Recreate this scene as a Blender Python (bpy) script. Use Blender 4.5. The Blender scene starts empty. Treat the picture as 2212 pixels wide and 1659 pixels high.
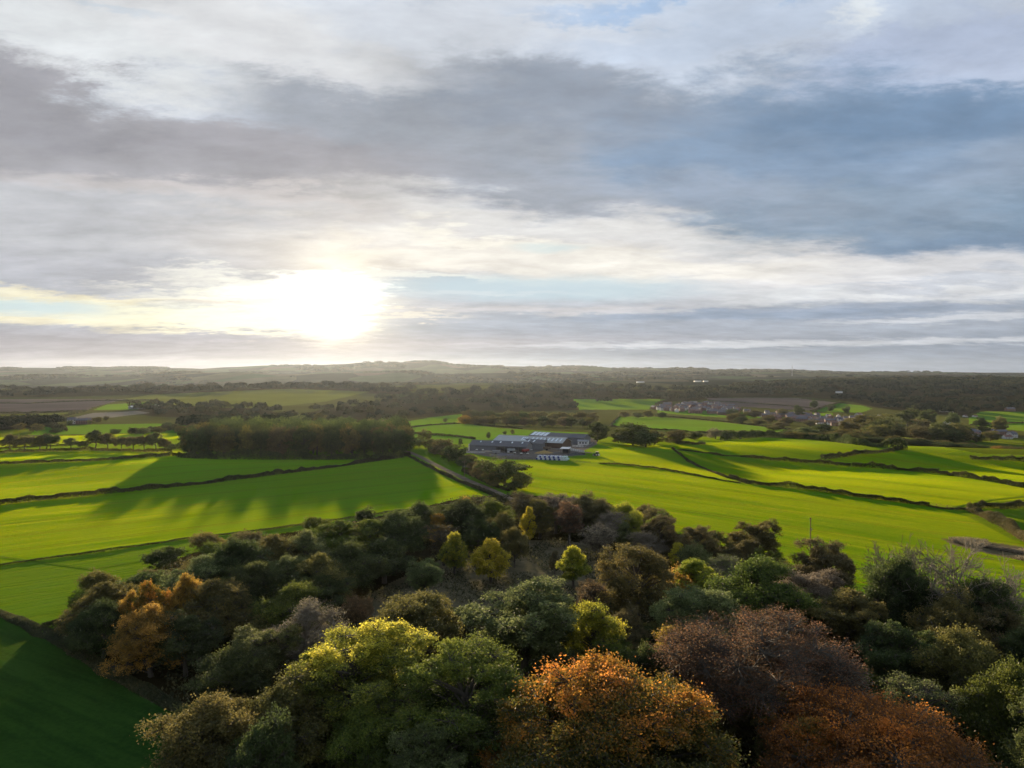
import bpy, math, random
import numpy as np
rad = math.radians
# ---------------------------------------------------------------- camera, sky, sun, exposure
S = bpy.context.scene
W, HPX, F = 1024, 768, 704.7            # picture size and focal length in pixels
K = 2212 / 1024.0                       # all picture positions below were read off a 2212 px wide view
CAMZ, PITCH = 50.0, rad(0.976)
cd = bpy.data.cameras.new('camera'); cam = bpy.data.objects.new('camera', cd); S.collection.objects.link(cam)
cam.location = (0, 0, CAMZ); cam.rotation_euler = (rad(90) - PITCH, 0, 0)
cd.sensor_width = 36.0; cd.lens = 36.0 * F / W; cd.clip_start = 0.5; cd.clip_end = 40000
S.camera = cam
S.view_settings.view_transform = 'Standard'; S.view_settings.look = 'None'
S.view_settings.exposure = 1.2; S.view_settings.gamma = 1.0
SUN_AZ, SUN_EL = rad(-13.3), rad(5.8)   # azimuth from +Y towards +X
SUNDIR = (math.sin(SUN_AZ) * math.cos(SUN_EL), math.cos(SUN_AZ) * math.cos(SUN_EL), math.sin(SUN_EL))
sl = bpy.data.lights.new('sun', 'SUN'); sl.energy = 5.0; sl.angle = rad(1.1); sl.color = (1.0, 0.78, 0.5)
so = bpy.data.objects.new('sun', sl); S.collection.objects.link(so)
so.rotation_euler = (rad(90) - SUN_EL, 0, math.pi - SUN_AZ)
so.location = (0, 0, 300)
S.render.engine = 'CYCLES'
cy = S.cycles
cy.max_bounces = 6; cy.diffuse_bounces = 2; cy.glossy_bounces = 2; cy.transmission_bounces = 3; cy.volume_bounces = 1
cy.transparent_max_bounces = 6; cy.caustics_reflective = False; cy.caustics_refractive = False
cy.use_denoising = True; cy.use_adaptive_sampling = True; cy.adaptive_threshold = 0.02

def lin(c):
    r = []
    for v in c[:3]:
        v = v / 255.0
        r.append(v / 12.92 if v <= 0.04045 else ((v + 0.055) / 1.055) ** 2.4)
    return tuple(r) + (1.0,)

class NT:                                # small helper for node trees
    def __init__(s, tree): s.t = tree; s.n = tree.nodes; s.l = tree.links
    def new(s, t, **kw):
        n = s.n.new(t)
        for k, v in kw.items(): setattr(n, k, v)
        return n
    def put(s, sock, v):
        if hasattr(v, 'is_linked') or hasattr(v, 'links'): s.l.new(v, sock)
        elif v is not None: sock.default_value = v
    def math(s, op, a, b=None, c=None, clamp=False):
        n = s.new('ShaderNodeMath', operation=op); n.use_clamp = clamp
        s.put(n.inputs[0], a); s.put(n.inputs[1], b)
        if c is not None: s.put(n.inputs[2], c)
        return n.outputs[0]
    def vm(s, op, a, b=None, sc=None, out=0):
        n = s.new('ShaderNodeVectorMath', operation=op)
        s.put(n.inputs[0], a)
        if b is not None: s.put(n.inputs[1], b)
        if sc is not None: s.put(n.inputs['Scale'], sc)
        return n.outputs[out]
    def mix(s, f, a, b, mode='MIX'):
        n = s.new('ShaderNodeMix', data_type='RGBA', blend_type=mode)
        s.put(n.inputs[0], f); s.put(n.inputs[6], a); s.put(n.inputs[7], b)
        return n.outputs[2]
    def noise(s, vec, scale, detail=3, rough=.5, dist=0, col=False):
        n = s.new('ShaderNodeTexNoise'); s.put(n.inputs['Vector'], vec)
        n.inputs['Scale'].default_value = scale; n.inputs['Detail'].default_value = detail
        n.inputs['Roughness'].default_value = rough; n.inputs['Distortion'].default_value = dist
        return n.outputs['Color'] if col else n.outputs[0]
    def rng(s, v, a, b, c=0., d=1., smooth=True):
        n = s.new('ShaderNodeMapRange', interpolation_type='SMOOTHSTEP' if smooth else 'LINEAR')
        s.put(n.inputs[0], v)
        for i, x in enumerate((a, b, c, d)): n.inputs[i + 1].default_value = x
        return n.outputs[0]
    def ramp(s, f, stops, interp='LINEAR'):
        n = s.new('ShaderNodeValToRGB'); n.color_ramp.interpolation = interp
        e = n.color_ramp.elements
        while len(e) < len(stops): e.new(0.5)
        for i, (p, c) in enumerate(stops): e[i].position = p; e[i].color = c
        s.put(n.inputs[0], f)
        return n.outputs[0]

# the sky: the clear NISHITA sky shows through the gaps of cloud sheets laid out by compass bearing and height above the horizon
SKY_GAIN = 0.42
wd = bpy.data.worlds.new('World'); S.world = wd; wd.use_nodes = True
w = NT(wd.node_tree); w.n.clear()
def sph(ox, oy):
    u = (ox / K - 512) / F; v = (384 - oy / K) / F
    c, s_ = math.cos(PITCH), math.sin(PITCH)
    y = c + v * s_; z = -s_ + v * c
    return math.degrees(math.atan2(u, y)), math.degrees(math.atan2(z, math.hypot(u, y)))
geo = w.new('ShaderNodeTexCoord').outputs['Generated']
sep = w.new('ShaderNodeSeparateXYZ'); w.put(sep.inputs[0], geo)
az = w.math('MULTIPLY', w.math('ARCTAN2', sep.outputs[0], sep.outputs[1]), 57.29578)
el = w.math('MULTIPLY', w.math('ARCSINE', sep.outputs[2]), 57.29578)
cmb = w.new('ShaderNodeCombineXYZ'); w.put(cmb.inputs[0], az); w.put(cmb.inputs[1], el)
P0 = cmb.outputs[0]
# cloud plane coordinates: streaks get thinner towards the horizon
den = w.math('ADD', w.math('MAXIMUM', sep.outputs[2], 0.0), 0.13)
cp = w.new('ShaderNodeCombineXYZ'); w.put(cp.inputs[0], w.math('DIVIDE', sep.outputs[0], den)); w.put(cp.inputs[1], w.math('DIVIDE', sep.outputs[1], den))
mp = w.new('ShaderNodeMapping'); mp.inputs['Rotation'].default_value = (0, 0, rad(-18)); mp.inputs['Scale'].default_value = (1.05, 1.6, 1); w.put(mp.inputs[0], cp.outputs[0])
CP = mp.outputs[0]
n1 = w.noise(CP, 0.9, 4, .55, .1, col=True)
n2 = w.noise(CP, 3.0, 10, .7, .12, col=True)
elfac = w.rng(el, 0, 22, .16, 1.0, False)
def offs(n, sx, sy):
    v = w.vm('SUBTRACT', n, (0.5, 0.5, 0.5)); v = w.vm('MULTIPLY', v, (sx, sy, 0))
    return w.vm('SCALE', v, sc=elfac)
P = w.vm('ADD', w.vm('ADD', P0, offs(n1, 16, 11)), offs(n2, 13, 8))
col = w.ramp(w.rng(el, -2, 70, 0, 1, False), [(0, lin((150, 157, 172))), (.12, lin((196, 200, 208))), (.3, lin((190, 198, 210))), (.55, lin((190, 203, 222))), (1, lin((150, 172, 205)))])
def blob(ox, oy, rx, ry, rot, c, st=1.0, soft=.35, src=None, cl=None):
    global col
    a, e = cl if cl else sph(ox, oy)
    if not cl:
        a2, e2 = sph(ox + 20, oy); a3, e3 = sph(ox, oy + 20)
        kx = abs(a2 - a) / 20; ky = abs(e3 - e) / 20
    else: kx = ky = 1.0
    m = w.new('ShaderNodeMapping', vector_type='TEXTURE')
    m.inputs['Location'].default_value = (a, e, 0); m.inputs['Rotation'].default_value = (0, 0, rad(rot))
    m.inputs['Scale'].default_value = (rx * kx, ry * ky, 1)
    w.put(m.inputs[0], P if src is None else src)
    d = w.vm('LENGTH', m.outputs[0], out=1)
    f = w.rng(d, 1.0 + soft, 1.0 - soft, 0, st)
    cc = lin(c) if not hasattr(c, 'links') else c
    col = w.mix(f, col, cc)
# --- behind and above the camera: broken blue-grey cloud
blob(0, 0, 60, 40, 0, (150, 166, 192), .8, .5, cl=(180, 35)); blob(0, 0, 60, 30, 0, (215, 218, 224), .5, .5, cl=(110, 30)); blob(0, 0, 50, 30, 0, (150, 160, 180), .6, .5, cl=(-115, 30))
# --- top of the picture
blob(350, 60, 800, 130, 0, (226, 229, 231), .95)
blob(1130, 50, 420, 80, 0, (216, 223, 233), .8)
blob(1500, 70, 300, 70, 0, (205, 216, 232), .6)
blob(1500, -8, 380, 26, 0, (168, 194, 226), .7, .8)
blob(190, 40, 130, 22, 0, (208, 218, 228), .6, .6)
blob(2060, 110, 330, 110, -8, (178, 192, 218), .8)
blob(1840, 28, 70, 26, 10, (222, 230, 238), .6, .9)
blob(2160, 170, 90, 60, 0, (198, 208, 225), .6, .6)
# --- the great dark bank
blob(250, 315, 760, 122, -3, (168, 168, 174), .97, .2)
blob(1150, 280, 620, 160, -7, (161, 168, 179), .95, .25)
blob(1850, 330, 620, 190, -10, (136, 158, 184), .95, .22)
blob(1950, 500, 520, 100, -6, (136, 158, 180), .95, .22)
blob(130, 235, 190, 50, 0, (160, 161, 169), .6, .5)
blob(1200, 200, 340, 60, -5, (148, 159, 175), .75, .6)
blob(1950, 240, 340, 70, -6, (122, 148, 178), .85, .6)
blob(600, 330, 420, 60, -3, (160, 160, 168), .6, .6)
blob(2000, 530, 360, 50, -4, (128, 150, 176), .75, .6)
blob(1480, 400, 380, 42, -12, (170, 181, 197), .6, .7)
blob(2120, 380, 170, 60, 10, (168, 184, 204), .6, .7)
# --- bright broken cloud above the bank
Pt = w.vm('ADD', w.vm('ADD', P0, offs(n1, 7, 5)), offs(n2, 12, 9))
blob(60, 60, 420, 82, 0, (224, 228, 231), .92, .45, Pt)
blob(520, 80, 420, 72, -3, (226, 228, 231), .9, .45, Pt)
blob(980, 40, 420, 52, 0, (216, 222, 231), .8, .5, Pt)
blob(1700, 50, 500, 48, 0, (196, 210, 230), .7, .6, Pt)
blob(1830, 30, 70, 24, 8, (230, 236, 240), .8, .7, Pt)
blob(2130, 130, 160, 50, -5, (188, 200, 222), .7, .6, Pt)
blob(1480, 0, 300, 18, 0, (160, 190, 226), .7, .7, Pt)
blob(230, 15, 150, 14, 0, (205, 218, 230), .6, .7, Pt)
# --- lighter cloud under the bank
blob(330, 520, 900, 95, -2, (194, 196, 201), .93, .2)
blob(520, 440, 420, 24, -2, (214, 209, 208), .7, .7)
blob(130, 585, 330, 34, 0, (186, 188, 196), .75, .6)
blob(850, 545, 420, 50, 0, (222, 217, 213), .7, .5)
blob(1250, 500, 460, 48, -6, (232, 230, 226), .75, .5)
blob(1650, 585, 620, 62, -5, (226, 226, 228), .92, .35)
blob(1950, 655, 520, 36, -2, (224, 227, 230), .85, .35)
blob(1230, 565, 520, 40, -3, (245, 240, 230), .85, .5)
blob(1060, 512, 190, 17, -4, (255, 250, 238), .9, .6)
blob(2050, 612, 220, 12, -2, (186, 194, 206), .6, .6)
# --- clear strips near the sun
sky = w.new('ShaderNodeTexSky', sky_type='NISHITA'); sky.sun_disc = False
sky.sun_elevation = SUN_EL; sky.sun_rotation = -SUN_AZ if False else SUN_AZ; sky.altitude = 100; sky.dust_density = 1.5
skyc = w.vm('SCALE', sky.outputs[0], sc=0.12)
clear = w.mix(0.82, skyc, lin((188, 219, 234)))
Pm = w.vm('ADD', w.vm('ADD', P0, offs(n1, 8, 5)), offs(n2, 12, 5))
n5 = w.noise(CP, 7.0, 6, .6, .4, col=True)
Ps = w.vm('ADD', w.vm('ADD', P0, offs(n2, 26, 11)), offs(n5, 12, 5))
blob(80, 668, 420, 36, 0, (232, 232, 214), .9, .4)
blob(60, 662, 170, 14, 0, clear, .8, .6, Pm)
blob(250, 640, 330, 10, 0, (250, 240, 205), .8, .7)
blob(250, 700, 500, 10, 0, (250, 240, 206), .8, .7)
# --- stratus bars low on the right
blob(1650, 703, 840, 46, 0, (171, 180, 193), .95, .22, Pm)
blob(1250, 715, 420, 14, 0, (164, 172, 186), .7, .6, Pm)
blob(1650, 680, 420, 12, 0, (148, 164, 186), .8, .6, Pm)
blob(2050, 688, 260, 8, 0, (214, 218, 224), .8, .6, Pm)
blob(1950, 662, 330, 6, 0, (172, 183, 200), .7, .6, Pm)
blob(1150, 668, 330, 7, 0, (212, 210, 212), .7, .6, Pm)
blob(0, 0, 60, 2.3, 0, (172, 168, 174), .92, .4, P0, cl=(-20, .6))
blob(0, 0, 60, 2.3, 0, (150, 160, 174), .95, .25, P0, cl=(50, .5))
Pl = w.vm('ADD', P0, offs(n2, 0, 5))
blob(1750, 742, 760, 7, 0, (208, 212, 218), .85, .6, Pl)

# fine streaks over everything
n3 = w.noise(CP, 2.4, 9, .66, .15)
col = w.vm('SCALE', col, sc=w.rng(n3, .3, .7, .82, 1.18, False))
n4 = w.noise(CP, 0.9, 8, .6, .25)
col = w.vm('SCALE', col, sc=w.rng(n4, .35, .65, .93, 1.07, False))
# --- the sun burning through: a core shaped by the cloud gap and the glow round it
dt = w.math('MAXIMUM', w.vm('DOT_PRODUCT', geo, SUNDIR, out=1), 0.0)
def add_glow(power, c, gain):
    global col
    g = w.math('MULTIPLY', w.math('POWER', dt, power), gain)
    col = w.vm('ADD', col, w.vm('SCALE', c, sc=g))
add_glow(1500, (1.0, .9, .62), .5); add_glow(600, (1.0, .82, .42), .26); add_glow(200, (1.0, .82, .46), .16); add_glow(90, (1.0, .85, .62), .09); add_glow(14, (1.0, .88, .75), .02)
blob(600, 606, 230, 20, 0, (255, 252, 240), .9, .6, Ps)
blob(560, 640, 260, 16, 0, (255, 252, 236), .9, .6, Ps)
blob(480, 690, 280, 22, 0, (255, 251, 222), .9, .6, Ps)
blob(860, 596, 300, 6, -1, (255, 252, 240), .9, .6, Pm)
blob(850, 680, 120, 10, 0, (255, 246, 226), .8, .6, Ps)
blob(540, 657, 130, 6, 0, (226, 214, 200), .75, .6, Pm)
Pg = w.vm('ADD', P0, offs(n2, 10, 3.5))
blob(1150, 624, 330, 27, -1, (200, 220, 229), .85, .5, Pg)
blob(1000, 634, 200, 4, 0, (222, 230, 234), .6, .7, Pg)
blob(1190, 534, 70, 8, 0, clear, .8, .7, Pg)
blob(70, 664, 150, 15, 0, (206, 226, 230), .8, .6, Pg)
def core(ox, oy, rx, ry, gain, c=(1.0, .93, .78)):
    global col
    m = w.new('ShaderNodeMapping', vector_type='TEXTURE'); a, e = sph(ox, oy)
    m.inputs['Location'].default_value = (a, e, 0); m.inputs['Scale'].default_value = (rx, ry, 1); w.put(m.inputs[0], Ps)
    cf = w.rng(w.vm('LENGTH', m.outputs[0], out=1), 1.3, .2, 0, 1)
    col = w.vm('ADD', col, w.vm('SCALE', c, sc=w.math('MULTIPLY', cf, gain)))
core(715, 652, 3.2, 1.8, 1.7); core(715, 685, 3.6, 2.2, .8, (1., .88, .6)); core(610, 645, 5.5, 1.5, .35); core(715, 612, 4.6, 1.2, .8); core(540, 690, 6.5, 1.3, .35, (1., .9, .55))
bg = w.new('ShaderNodeBackground'); w.put(bg.inputs[0], col); bg.inputs[1].default_value = SKY_GAIN
wo = w.new('ShaderNodeOutputWorld'); w.l.new(bg.outputs[0], wo.inputs[0])
wd.cycles.sampling_method = 'MANUAL'; wd.cycles.sample_map_resolution = 1024

# ---------------------------------------------------------------- helpers
rs = np.random.RandomState(7)
def link(o, parent=None):
    S.collection.objects.link(o)
    if parent is not None: o.parent = parent
    return o
def mesh_np(name, V, Fc, mats=(), fattr=None, midx=None, smooth=False):
    """V (n,3); Fc (m,k) faces all with k corners, or a list of such arrays."""
    me = bpy.data.meshes.new(name)
    V = np.ascontiguousarray(V, dtype=np.float32)
    Fs = Fc if isinstance(Fc, list) else [Fc]
    Fs = [f for f in Fs if len(f)]
    me.vertices.add(len(V)); me.vertices.foreach_set('co', V.ravel())
    lv = np.concatenate([f.ravel() for f in Fs]).astype(np.int32)
    tot = np.concatenate([np.full(len(f), f.shape[1], np.int32) for f in Fs])
    st = np.concatenate([[0], np.cumsum(tot)[:-1]]).astype(np.int32)
    me.loops.add(len(lv)); me.loops.foreach_set('vertex_index', lv)
    me.polygons.add(len(tot)); me.polygons.foreach_set('loop_start', st); me.polygons.foreach_set('loop_total', tot)
    if midx is not None: me.polygons.foreach_set('material_index', midx.astype(np.int32))
    me.update(calc_edges=True)
    if fattr:
        for k, v in fattr.items():
            at_ = me.attributes.new(k, 'FLOAT', 'FACE'); at_.data.foreach_set('value', v.astype(np.float32))
    me.polygons.foreach_set('use_smooth', np.full(len(tot), smooth, bool))
    for m in mats: me.materials.append(m)
    return me
def tag(o, label=None, cat=None, group=None, kind=None):
    if label: o['label'] = label
    if cat: o['category'] = cat
    if group: o['group'] = group
    if kind: o['kind'] = kind
    return o

# ---------------------------------------------------------------- the lie of the land
PX = (np.array([-700, 0, 550, 1106, 1660, 2212, 3000]) / K - 512) / F
PY = np.array([0, 150, 300, 430, 550, 700, 900, 1200, 1500, 2000, 2400, 3000, 4000, 5200, 6300, 8500, 12000.])
PZ = np.array([
 [0, 0, 0, 0, 0, -4, -9, -14, -14, -12, -8, -24, -30, 4, -10, 96, 60],
 [0, 0, 0, 0, 0, -4, -9, -14, -14, -12, -8, -24, -30, 8, -10, 104, 60],
 [0, 0, 0, 0, -1, -4, -10, -12, -8, 1, 5, -20, -30, 62, 20, 108, 60],
 [0, 0, 0, 0, -1, -5, -14, -21, -22, -14, -6, 6, -14, 40, 30, 140, 80],
 [0, 0, 1, 1.5, 0, -12, -22, -34, -36, -26, -14, 2, 15, 0, 30, 62, 30],
 [0, 0, 0, 0, -14, -28, -39, -49, -51, -40, -22, 0, 22, 0, 18, 32, 10],
 [0, 0, 0, -2, -16, -30, -42, -50, -51, -40, -22, 0, 22, 0, 18, 32, 10]], float)
_TS = np.linspace(-1.35, 1.35, 271); _TL = np.linspace(math.log(8), math.log(12500), 500)
def _tab():
    yy = np.exp(_TL)
    rows = np.array([np.interp(yy, PY, p) for p in PZ])
    t = np.array([np.interp(_TS, PX, rows[:, j]) for j in range(len(yy))]).T
    kx = np.hanning(41); kx /= kx.sum(); ky = np.hanning(19); ky /= ky.sum()
    tp = np.pad(t, ((20, 20), (9, 9)), 'edge')
    tp = np.apply_along_axis(lambda a: np.convolve(a, kx, 'valid'), 0, tp)
    return np.apply_along_axis(lambda a: np.convolve(a, ky, 'valid'), 1, tp)
_T = _tab()
def H(x, y):
    x = np.asarray(x, float); y = np.asarray(y, float)
    ya = np.maximum(np.abs(y), 60.0)
    r = np.where(y > 0, ya, np.hypot(x, y)); s = np.clip(x / np.maximum(ya, 60), -1.34, 1.34)
    i = np.clip((s + 1.35) / 2.7 * 270, 0, 269.999); j = np.clip((np.log(np.maximum(ya, 9)) - _TL[0]) / (_TL[-1] - _TL[0]) * 499, 0, 498.999)
    i0 = i.astype(int); j0 = j.astype(int); fi = i - i0; fj = j - j0
    z = (_T[i0, j0] * (1 - fi) * (1 - fj) + _T[i0 + 1, j0] * fi * (1 - fj) + _T[i0, j0 + 1] * (1 - fi) * fj + _T[i0 + 1, j0 + 1] * fi * fj)
    z = z + 0.5 * np.sin(x / 61 + 1) * np.sin(y / 47) * np.clip((ya - 100) / 300, 0, 1)
    # gentle swells in the near fields: a low crest added under the upper left hedge to shorten the tree row's shadows, another across the upper right fields
    z = z + np.where(y > 0, 3.2 * np.exp(-((ya - 372) / 42.0) ** 2) / (1 + np.exp((s + .38) / .05)), 0)
    z = z + np.where(y > 0, (3.0 * np.exp(-((ya - 455) / 42.0) ** 2) - 2.0 * np.exp(-((ya - 370) / 35.0) ** 2)) / (1 + np.exp(-(s - .22) / .05)), 0)
    far = np.clip((ya - 2300) / 2500, 0, 1) ** 1.2
    z = z + far * (9 * np.sin(x / 410 + 2) * np.sin(y / 350 + x / 900) + 7 * np.sin(x / 205 + y / 800) + 3 * np.sin(x / 97 + y / 333))
    # the flat-topped hill ahead of the sun, with its steep right end
    hill = 60 * np.clip((y - 6800) / 1500, 0, 1) * np.clip((12000 - y) / 2500, 0, 1)
    xs = x / np.maximum(ya, 1) * F + 512
    z = z + hill * (1 / (1 + np.exp((xs - 447) / 4.0))) / (1 + np.exp(-(xs - 330) / 45.0))
    return z
_f = np.array([0, math.cos(PITCH), -math.sin(PITCH)]); _u = np.array([0, math.sin(PITCH), math.cos(PITCH)])
_YS = np.exp(np.linspace(math.log(30), math.log(12000), 6000))
def ray(ox, oy):
    d = _f + _u * ((384 - oy / K) / F); d = d + np.array([1, 0, 0]) * ((ox / K - 512) / F)
    return d / d[1]
def at(ox, oy, lift=0.0):
    """the point of the ground (raised by lift) seen at a picture position"""
    d = ray(ox, oy); y = _YS; x = d[0] * y; z = CAMZ + d[2] * y
    g = H(x, y) + lift
    k = np.argmax(z <= g)
    if z[k] > g[k]: k = len(y) - 1
    return np.array([x[k], y[k], g[k] - lift])
def uvp(x, y, z):
    q = np.stack([x, y, z - CAMZ], -1); dep = q @ _f
    return (512 + F * q[..., 0] / dep) * K, (384 - F * (q @ _u) / dep) * K
def unproj_poly(pts, closed=True, step=12):
    out = []
    n = len(pts)
    for i in range(n if closed else n - 1):
        a = np.array(pts[i], float); b = np.array(pts[(i + 1) % n], float)
        m = max(1, int(np.hypot(*(b - a)) / step))
        for k in range(m): out.append(at(*(a + (b - a) * k / m)))
    if not closed: out.append(at(*pts[-1]))
    return np.array(out)
def inside(px, py, poly):
    c = np.zeros(px.shape, bool); j = len(poly) - 1
    for i in range(len(poly)):
        xi, yi = poly[i][:2]; xj, yj = poly[j][:2]
        if yi != yj: c ^= ((yi > py) != (yj > py)) & (px < (xj - xi) * (py - yi) / (yj - yi) + xi)
        j = i
    return c
# ---------------------------------------------------------------- ground materials
SHEEN_R = .3
def ground_mat(name, c1, c2, trans=None, tw=0.0, rot=0.0, streak=(0.02, 0.35), patch=0.012, fine=0.6, rough_n=0.9, contrast=.5, cell=None, bump=.22, tram=0):
    """turf or soil: two colours mixed by soft patches and drill rows; blades standing up catch a low sun, so the small-scale
    surface direction is scattered and thin blades let light through"""
    m = bpy.data.materials.new(name); m.use_nodes = True; t = NT(m.node_tree); t.n.clear()
    g = t.new('ShaderNodeNewGeometry'); pos = g.outputs['Position']
    mp = t.new('ShaderNodeMapping', vector_type='TEXTURE'); mp.inputs['Rotation'].default_value = (0, 0, -rad(rot)); mp.inputs['Scale'].default_value = (1 / streak[0], 1 / streak[1], 50); t.put(mp.inputs[0], pos)
    a = t.noise(mp.outputs[0], 1.0, 4, .6); mp3 = t.new('ShaderNodeMapping', vector_type='TEXTURE'); mp3.inputs['Rotation'].default_value = (0, 0, -rad(rot)); mp3.inputs['Scale'].default_value = (1 / (patch * .35), 1 / (patch * 4.5), 50); t.put(mp3.inputs[0], pos); b = t.noise(mp3.outputs[0], 1.0, 5, .65); c = t.noise(pos, fine, 4, .75)
    f = t.math('ADD', t.math('MULTIPLY', a, .38), t.math('MULTIPLY', b, .32)); f = t.math('ADD', f, t.math('MULTIPLY', c, .30))
    f = t.rng(f, .5 - .18 / contrast * .5, .5 + .18 / contrast * .5, 0, 1, False)
    colr = t.mix(f, lin(c1), lin(c2))
    if cell:
        v = t.new('ShaderNodeTexVoronoi'); v.inputs['Scale'].default_value = cell[0]; v.inputs['Randomness'].default_value = .9
        mp2 = t.new('ShaderNodeMapping'); mp2.inputs['Scale'].default_value = (1, .45, 0); mp2.inputs['Rotation'].default_value = (0, 0, .3)
        t.put(mp2.inputs[0], pos); t.put(v.inputs['Vector'], mp2.outputs[0])
        s = t.new('ShaderNodeSeparateColor'); t.put(s.inputs[0], v.outputs['Color'])
        colr = t.mix(.85, colr, t.ramp(s.outputs[0], [(i / len(cell[1]), lin(q)) for i, q in enumerate(cell[1])], 'CONSTANT'))
    wn = t.new('ShaderNodeTexWhiteNoise', noise_dimensions='3D'); t.put(wn.inputs['Vector'], pos)
    br = t.noise(pos, .0065, 3, .5); colr = t.vm('SCALE', colr, sc=t.rng(br, .3, .7, .82, 1.2, False))
    if tram:
        sx = t.new('ShaderNodeSeparateXYZ'); mp4 = t.new('ShaderNodeMapping'); mp4.inputs['Rotation'].default_value = (0, 0, rad(rot)); t.put(mp4.inputs[0], t.vm('ADD', pos, t.vm('SCALE', t.noise(pos, .02, 2, .5, col=True), sc=5.0))); t.put(sx.inputs[0], mp4.outputs[0])
        fr = t.math('ABSOLUTE', t.math('SUBTRACT', t.math('FRACT', t.math('DIVIDE', sx.outputs[1], tram)), .5))
        ln = t.math('ADD', t.rng(t.math('ABSOLUTE', t.math('SUBTRACT', fr, .05)), .012, .022, 1, 0), 0.0)
        colr = t.mix(t.math('MULTIPLY', ln, .7), colr, lin((52, 70, 24)))
    d = t.vm('SUBTRACT', wn.outputs['Color'], (.5, .5, .5)); d = t.vm('SCALE', d, sc=rough_n * 2)
    bp = t.new('ShaderNodeBump'); bp.inputs['Strength'].default_value = 1.0; bp.inputs['Distance'].default_value = bump
    t.put(bp.inputs['Height'], t.math('ADD', a, t.math('MULTIPLY', c, .5)))
    nrm = t.vm('NORMALIZE', t.vm('ADD', bp.outputs[0], d))
    df = t.new('ShaderNodeBsdfDiffuse'); t.put(df.inputs[0], colr); t.put(df.inputs['Normal'], nrm)
    out = t.new('ShaderNodeOutputMaterial'); sh = df.outputs[0]
    if trans:
        tr = t.new('ShaderNodeBsdfSheen'); t.put(tr.inputs[0], t.vm('SCALE', t.mix(t.math('MULTIPLY', f, .75), lin(trans), (0, 0, 0, 1)), sc=tw * 1.35)); tr.inputs['Roughness'].default_value = SHEEN_R; t.put(tr.inputs['Normal'], bp.outputs[0])
        ad = t.new('ShaderNodeAddShader'); t.l.new(sh, ad.inputs[0]); t.l.new(tr.outputs[0], ad.inputs[1]); sh = ad.outputs[0]
    t.l.new(sh, out.inputs[0])
    return m
YT = (248, 250, 16)
M_crop = ground_mat('crop_turf', (44, 100, 20), (76, 128, 20), YT, .2, -37, contrast=1.2, tram=21)
M_crop2 = ground_mat('crop_turf_right', (42, 96, 18), (72, 122, 18), YT, .165, 44, contrast=1.2, tram=24)
M_rough = ground_mat('rough_pasture', (44, 94, 24), (84, 122, 32), YT, .13, -37, streak=(.05, .6), patch=.03, contrast=1.1, bump=.5)
M_dark = ground_mat('shade_tinted_pasture', (34, 64, 26), (52, 84, 32), YT, .05, 30, streak=(.06, .5), patch=.03, contrast=1.3, fine=1.2)  # base colour darkened to carry tree shade and vignette on the lower left field
M_far = ground_mat('far_pasture', (56, 72, 38), (76, 88, 46), (190, 190, 60), .06, 8, contrast=.6)
M_fargreen = ground_mat('far_green_field', (44, 92, 28), (64, 112, 34), (190, 210, 60), .08, 8, contrast=.5)
M_brown = ground_mat('bare_soil', (88, 80, 76), (104, 94, 88), rot=5, contrast=.6)
M_stub = ground_mat('pale_stubble', (112, 106, 96), (134, 128, 114), rot=20, contrast=.6)
M_olive = ground_mat('dull_pasture', (58, 66, 38), (76, 82, 46), (180, 180, 80), .05, 8, contrast=.7)
M_valley = ground_mat('valley_pasture', (42, 50, 30), (62, 68, 38), (180, 180, 80), .04, 8, contrast=.8)
M_wood = ground_mat('woodland_floor', (44, 40, 26), (62, 56, 32), patch=.05, contrast=.8)
M_clear = ground_mat('clearing_grass', (84, 82, 62), (116, 108, 84), (150, 150, 70), .05, 30, streak=(.05, .3), patch=.05, contrast=.8)
M_yard = ground_mat('yard_mud', (84, 80, 76), (122, 116, 108), patch=.06, contrast=.9)
M_lane = ground_mat('lane_gravel', (96, 88, 76), (136, 126, 110), patch=.2, contrast=.8)
M_dead = ground_mat('dead_grass', (84, 80, 56), (122, 112, 84), (170, 150, 120), .05, 0, patch=.15, contrast=.9)
M_hill = ground_mat('hill_patchwork', (44, 52, 42), (54, 62, 48), contrast=.7, cell=(.0032, [(34, 38, 28), (62, 74, 42), (38, 42, 30), (70, 70, 48), (36, 40, 28), (54, 70, 40), (76, 70, 56), (40, 44, 32)]))
M_track = ground_mat('wheel_track', (56, 92, 26), (76, 110, 30), (150, 170, 30), .2, 0, contrast=.8)

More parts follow.
